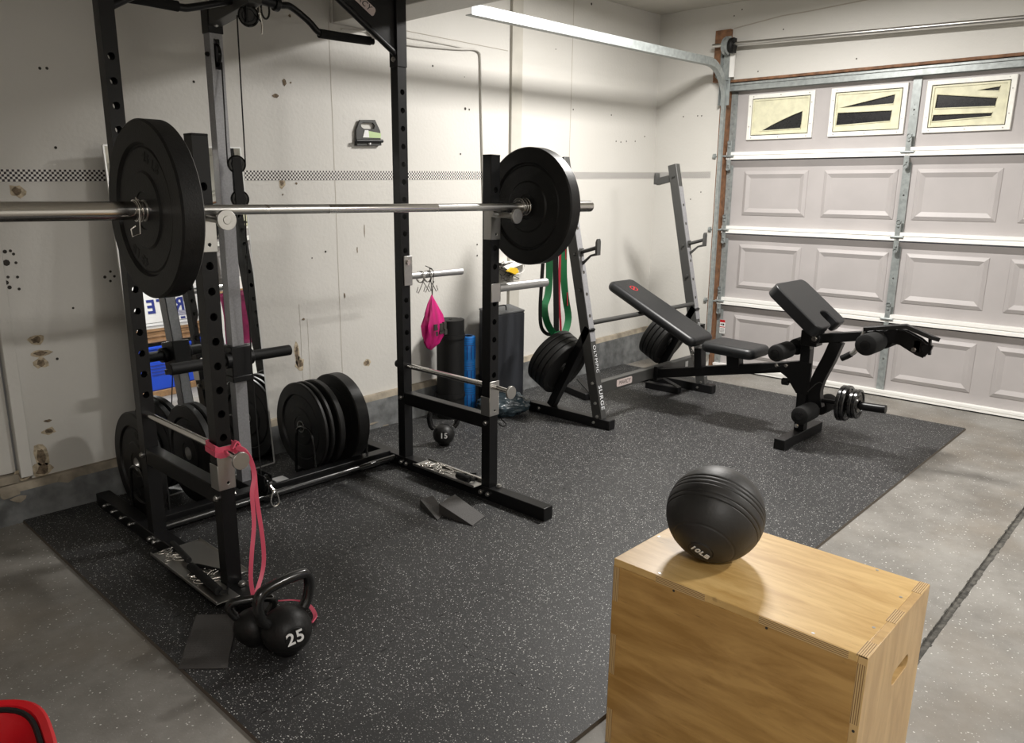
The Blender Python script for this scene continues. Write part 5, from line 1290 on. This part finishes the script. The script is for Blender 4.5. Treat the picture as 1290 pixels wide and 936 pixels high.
c0 = V((-3.996, -2.756, .64)); RBL = .1205
for _ in range(6): c0 = at(901, 647, 2, bz1+RBL*.965); RBL = 60.5/F*((c0-CAM).dot(cd))
ball = thing('slam_ball', (c0.x, c0.y, bz1), 'black rubber slam ball marked 10LB resting on the plywood box', 'ball')
tocam = (CAM-c0).normalized(); rt = cR; upv = cU
ax = (tocam*.60-upv*.76-rt*.30).normalized()
prof = []; N_ = 180
grooves = [(14, .9), (38.5, .9), (72, .7), (78, 1.2), (89, .7), (95, 1.3), (101, 1.4), (142, .8), (166, .8)]
for i in range(N_+1):
    a = PI*i/N_; deg = a*180/PI; r_ = RBL
    for g, w_ in grooves:
        if abs(deg-g) < w_: r_ -= .0022*(1-abs(deg-g)/w_)
    prof.append((max(0, r_*math.sin(a)), r_*math.cos(a)))
m = MB(); m.lathe(prof[::-1], c0, ax, 120)
for v in m.bm.verts:
    if v.co.z < bz1+.0: v.co.z = bz1
BALLM = mat('worn_ball_rubber', (.022, .0205, .019), .50, var=.35, vs=14, bump=.12, bs=90, var2=(.013, .0125, .012))
m.build('rubber_shell', BALLM, ball, angle=60)
ux = (rt-ax*rt.dot(ax)).normalized(); ux = (ux*.93+ax.cross(ux)*-.34).normalized(); uy = ax.cross(ux)
q_ = c0+ax*(RBL+.0002)
t_ = text('10LB', .022, q_+ax*.0012, ux, uy, WHT, ball, 'weight_lettering', .0006, 0, 1.1, .0007)
m = MB(); m.tube([c0+(ax*math.cos(.27)+(ux*math.cos(t)+uy*math.sin(t))*math.sin(.27))*(RBL-.0005) for t in [2*PI*i/40 for i in range(40)]], .0012, 6, closed=True); m.build('raised_ring', BALLM, ball)

# ================================================================== RED BIN
zt = .40
cA = at(76, 903, 2, zt); cT = at(40, 880, 2, zt)
bin_ = thing('red_tub', (-5.38, -2.12, 0), 'red plastic tub with black contents at the lower left corner of the photo', 'tub')
cx_, cy_, hw_, hl_ = -5.437, -2.085, .205, .17
rot = math.radians(-8)
def sq(r1, r2, n=64, p=3.2):
    o = []
    for i in range(n):
        t = 2*PI*i/n; c, s = math.cos(t), math.sin(t); k = (abs(c)**p+abs(s)**p)**(-1/p); x, y = r1*k*c, r2*k*s
        o.append((cx_+x*math.cos(rot)-y*math.sin(rot), cy_+x*math.sin(rot)+y*math.cos(rot)))
    return o
lv = [(.80, .0), (.93, zt-.05), (.955, zt-.012), (1.0, zt-.010), (1.005, zt-.03), (1.012, zt-.03), (1.012, zt), (.985, zt+.004), (.93, zt), (.915, zt-.012), (.90, zt-.014), (.885, zt-.008), (.87, zt-.022), (.70, zt-.10), (.60, zt-.12)]
lv = lv[:-3]+[(.865, zt-.022), (.74, zt-.045), (.71, zt-.075), (.70, zt-.12)]
m = MB(); R2 = [[m.v((x, y, h)) for x, y in sq(hw_*k, hl_*k)] for k, h in lv]
for A_, B_ in zip(R2, R2[1:]):
    for i in range(64): m._f([A_[i], A_[(i+1) % 64], B_[(i+1) % 64], B_[i]])
m._f(R2[0][::-1]); m.build('tub_wall', RED, bin_, angle=50)
m = MB(); A_ = [m.v((x, y, zt-.065)) for x, y in sq(hw_*.72, hl_*.72)]; B_ = [m.v((x, y, zt-.14)) for x, y in sq(hw_*.60, hl_*.60)]
m._f(A_); m._f(B_[::-1]); [m._f([A_[i], B_[i], B_[(i+1) % 64], A_[(i+1) % 64]]) for i in range(64)]; m.build('black_contents', FOAM, bin_)
m = MB(); m.tube([(x, y, zt-.006) for x, y in sq(hw_*.898, hl_*.898)], .0055, 6, closed=True); m.build('dark_groove', RUBD, bin_)

# ================================================================== WHAT THE MIRROR SHOWS: things by the opposite wall and the garage door
sh = thing('storage_shelf', (-.8, -5.2, 0), 'white storage shelf against the wall opposite, seen in the leaning mirror', 'shelf')
for z in (.63, 1.44, 1.82): MB().box(-1.5, -.12, -5.48, -5.04, z-.02, z).build('shelf_board', CUPB, sh, bevel=.002)
for x in (-1.5, -.12): MB().box(x-.01, x+.01, -5.48, -5.04, 0, 1.95).build('shelf_side', CUPB, sh)
MB().box(-1.51, -.11, -5.04, -5.02, .605, .632).build('wood_edge', CARD, sh)
ct = thing('white_carton', (-.85, -5.2, .822), 'white carton printed with blue lettering on the shelf, seen in the mirror', 'carton')
MB().box(-1.35, -.25, -5.4, -5.03, .822, 1.35).build('box', WCARD, ct, bevel=.003)
text('RITE', .21, (-.86, -5.028, .995), (-1, 0, 0), (0, 0, 1), NAVY, ct, 'blue_lettering', .001, 0, 1.2, .006)
m = MB()
for k in range(5): m.box(-.74, -.60+.012*((k*3) % 4), -5.0285, -5.028, .925-.013*k, .930-.013*k)
m.box(-.70, -.64, -5.0285, -5.028, .832, .857); m.build('small_print', NAVY, ct)
for k in range(6):
    c_ = MB().box(-1.36+.03*(k % 3), -.22-.04*(k % 2), -5.38, -5.035+.008*(k % 2), .631+.0315*k, .659+.0315*k).build('flattened_carton', WCARD if k > 3 else CARD, bevel=.002)
    tag(c_, '%s flattened carton in the stack below the white carton, seen in the mirror' % ['lowest brown', 'second brown', 'third brown', 'fourth brown', 'upper white', 'topmost white'][k], 'carton', 'flattened cartons on the shelf')
tt_ = thing('storage_tote', (-.8, -5.1, .07), 'bright blue plastic tote under the shelf, seen in the mirror', 'tote')
m = MB(); m.prism([(-1.30, -5.40, .072), (-.34, -5.40, .072), (-.30, -5.40, .53), (-1.34, -5.40, .53)], (0, .42, 0)); m.build('tote_body', TOTE, tt_, bevel=.012)
MB().box(-1.36, -.28, -5.42, -4.96, .525, .56).build('tote_lid', TOTE, tt_, bevel=.008)
for k in range(4): MB().box(-1.22, -.98, -4.984, -4.976, .24+.035*k, .25+.035*k).build('moulded_rib', NAVY, tt_)
tag(MB().box(-1.45, -.2, -5.44, -4.93, .0, .07).build('wooden_base_board', CARD, bevel=.003), 'low wooden board under the blue tote, seen in the mirror', 'board')
cab = thing('low_cabinet', (-.2, -4.35, 0), 'low white cabinet by the garage door, seen in the mirror behind the magenta cloth', 'cabinet')
MB().box(-.30, -.04, -4.75, -3.85, 0, 1.035).build('body', CUPB, cab, bevel=.004); MB().box(-.315, -.03, -4.77, -3.83, 1.035, 1.055).build('top_board', CARD, cab, bevel=.003)
m = MB(); n1_ = 24; g = []
for j in range(12):
    z = 1.03-.60*j/11; g.append([m.v((-.328+.012*math.sin(i*1.3+j*.3)-.01*j/11, -4.66+.55*i/n1_+.012*math.sin(i*.9+j*.4), z)) for i in range(n1_+1)])
for A_, B_ in zip(g, g[1:]):
    for i in range(n1_): m._f([A_[i], A_[i+1], B_[i+1], B_[i]])
bmesh.ops.solidify(m.bm, geom=m.bm.faces[:], thickness=.006); tag(m.build('cloth', MAG, angle=180), 'magenta cloth hanging down the front of the low cabinet, seen in the mirror', 'cloth')
rc = random.Random(21)
names = [('grey tin', STL), ('black canister', RUBD), ('white jar', WHT), ('brown jar', CARD), ('silver can', ALU), ('dark bottle', CASE), ('blue can', TOTE)]
for k, (nm_, mm) in enumerate(names):
    y = -4.64+.115*k; hgt = .12+.14*rc.random(); r__ = .034+.012*rc.random()
    m = MB(); m.lathe([(0, 0), (r__, 0), (r__, hgt*.8), (r__*.7, hgt*.9), (r__*.7, hgt), (0, hgt)], (-.2+.05*(k % 2), y, 1.0555), (0, 0, 1), 24)
    tag(m.build('storage_jar', mm), nm_+' standing on the low cabinet, seen in the mirror', 'jar', 'jars on the low cabinet seen in the mirror')
# ================================================================== LIGHT
def area(name, loc, size, sy, power, col, target=None, rot=None):
    l = bpy.data.lights.new(name, 'AREA'); l.shape = 'RECTANGLE'; l.size = size; l.size_y = sy; l.energy = power; l.color = col
    o = bpy.data.objects.new(name, l); COL.objects.link(o); o.location = loc
    if rot: o.rotation_euler = rot
    return o
area('ceiling_lamp_door_side', (-1.6, -1.45, 2.60), .24, .45, 70, (1, .968, .925))
area('ceiling_lamp_right_side', (-2.0, -4.4, 2.56), .5, .16, 54, (1, .968, .925))
area('ceiling_lamp_back', (-5.9, -4.5, 2.50), .7, .4, 36, (1, .96, .91))
w = bpy.data.worlds.new('world'); sc.world = w; w.use_nodes = True
w.node_tree.nodes['Background'].inputs[0].default_value = (.9, .92, 1, 1); w.node_tree.nodes['Background'].inputs[1].default_value = .1
sc.view_settings.view_transform = 'Standard'; sc.view_settings.look = 'None'; sc.view_settings.gamma = 1
sc.view_settings.use_curve_mapping = False; sc.view_settings.exposure = .70
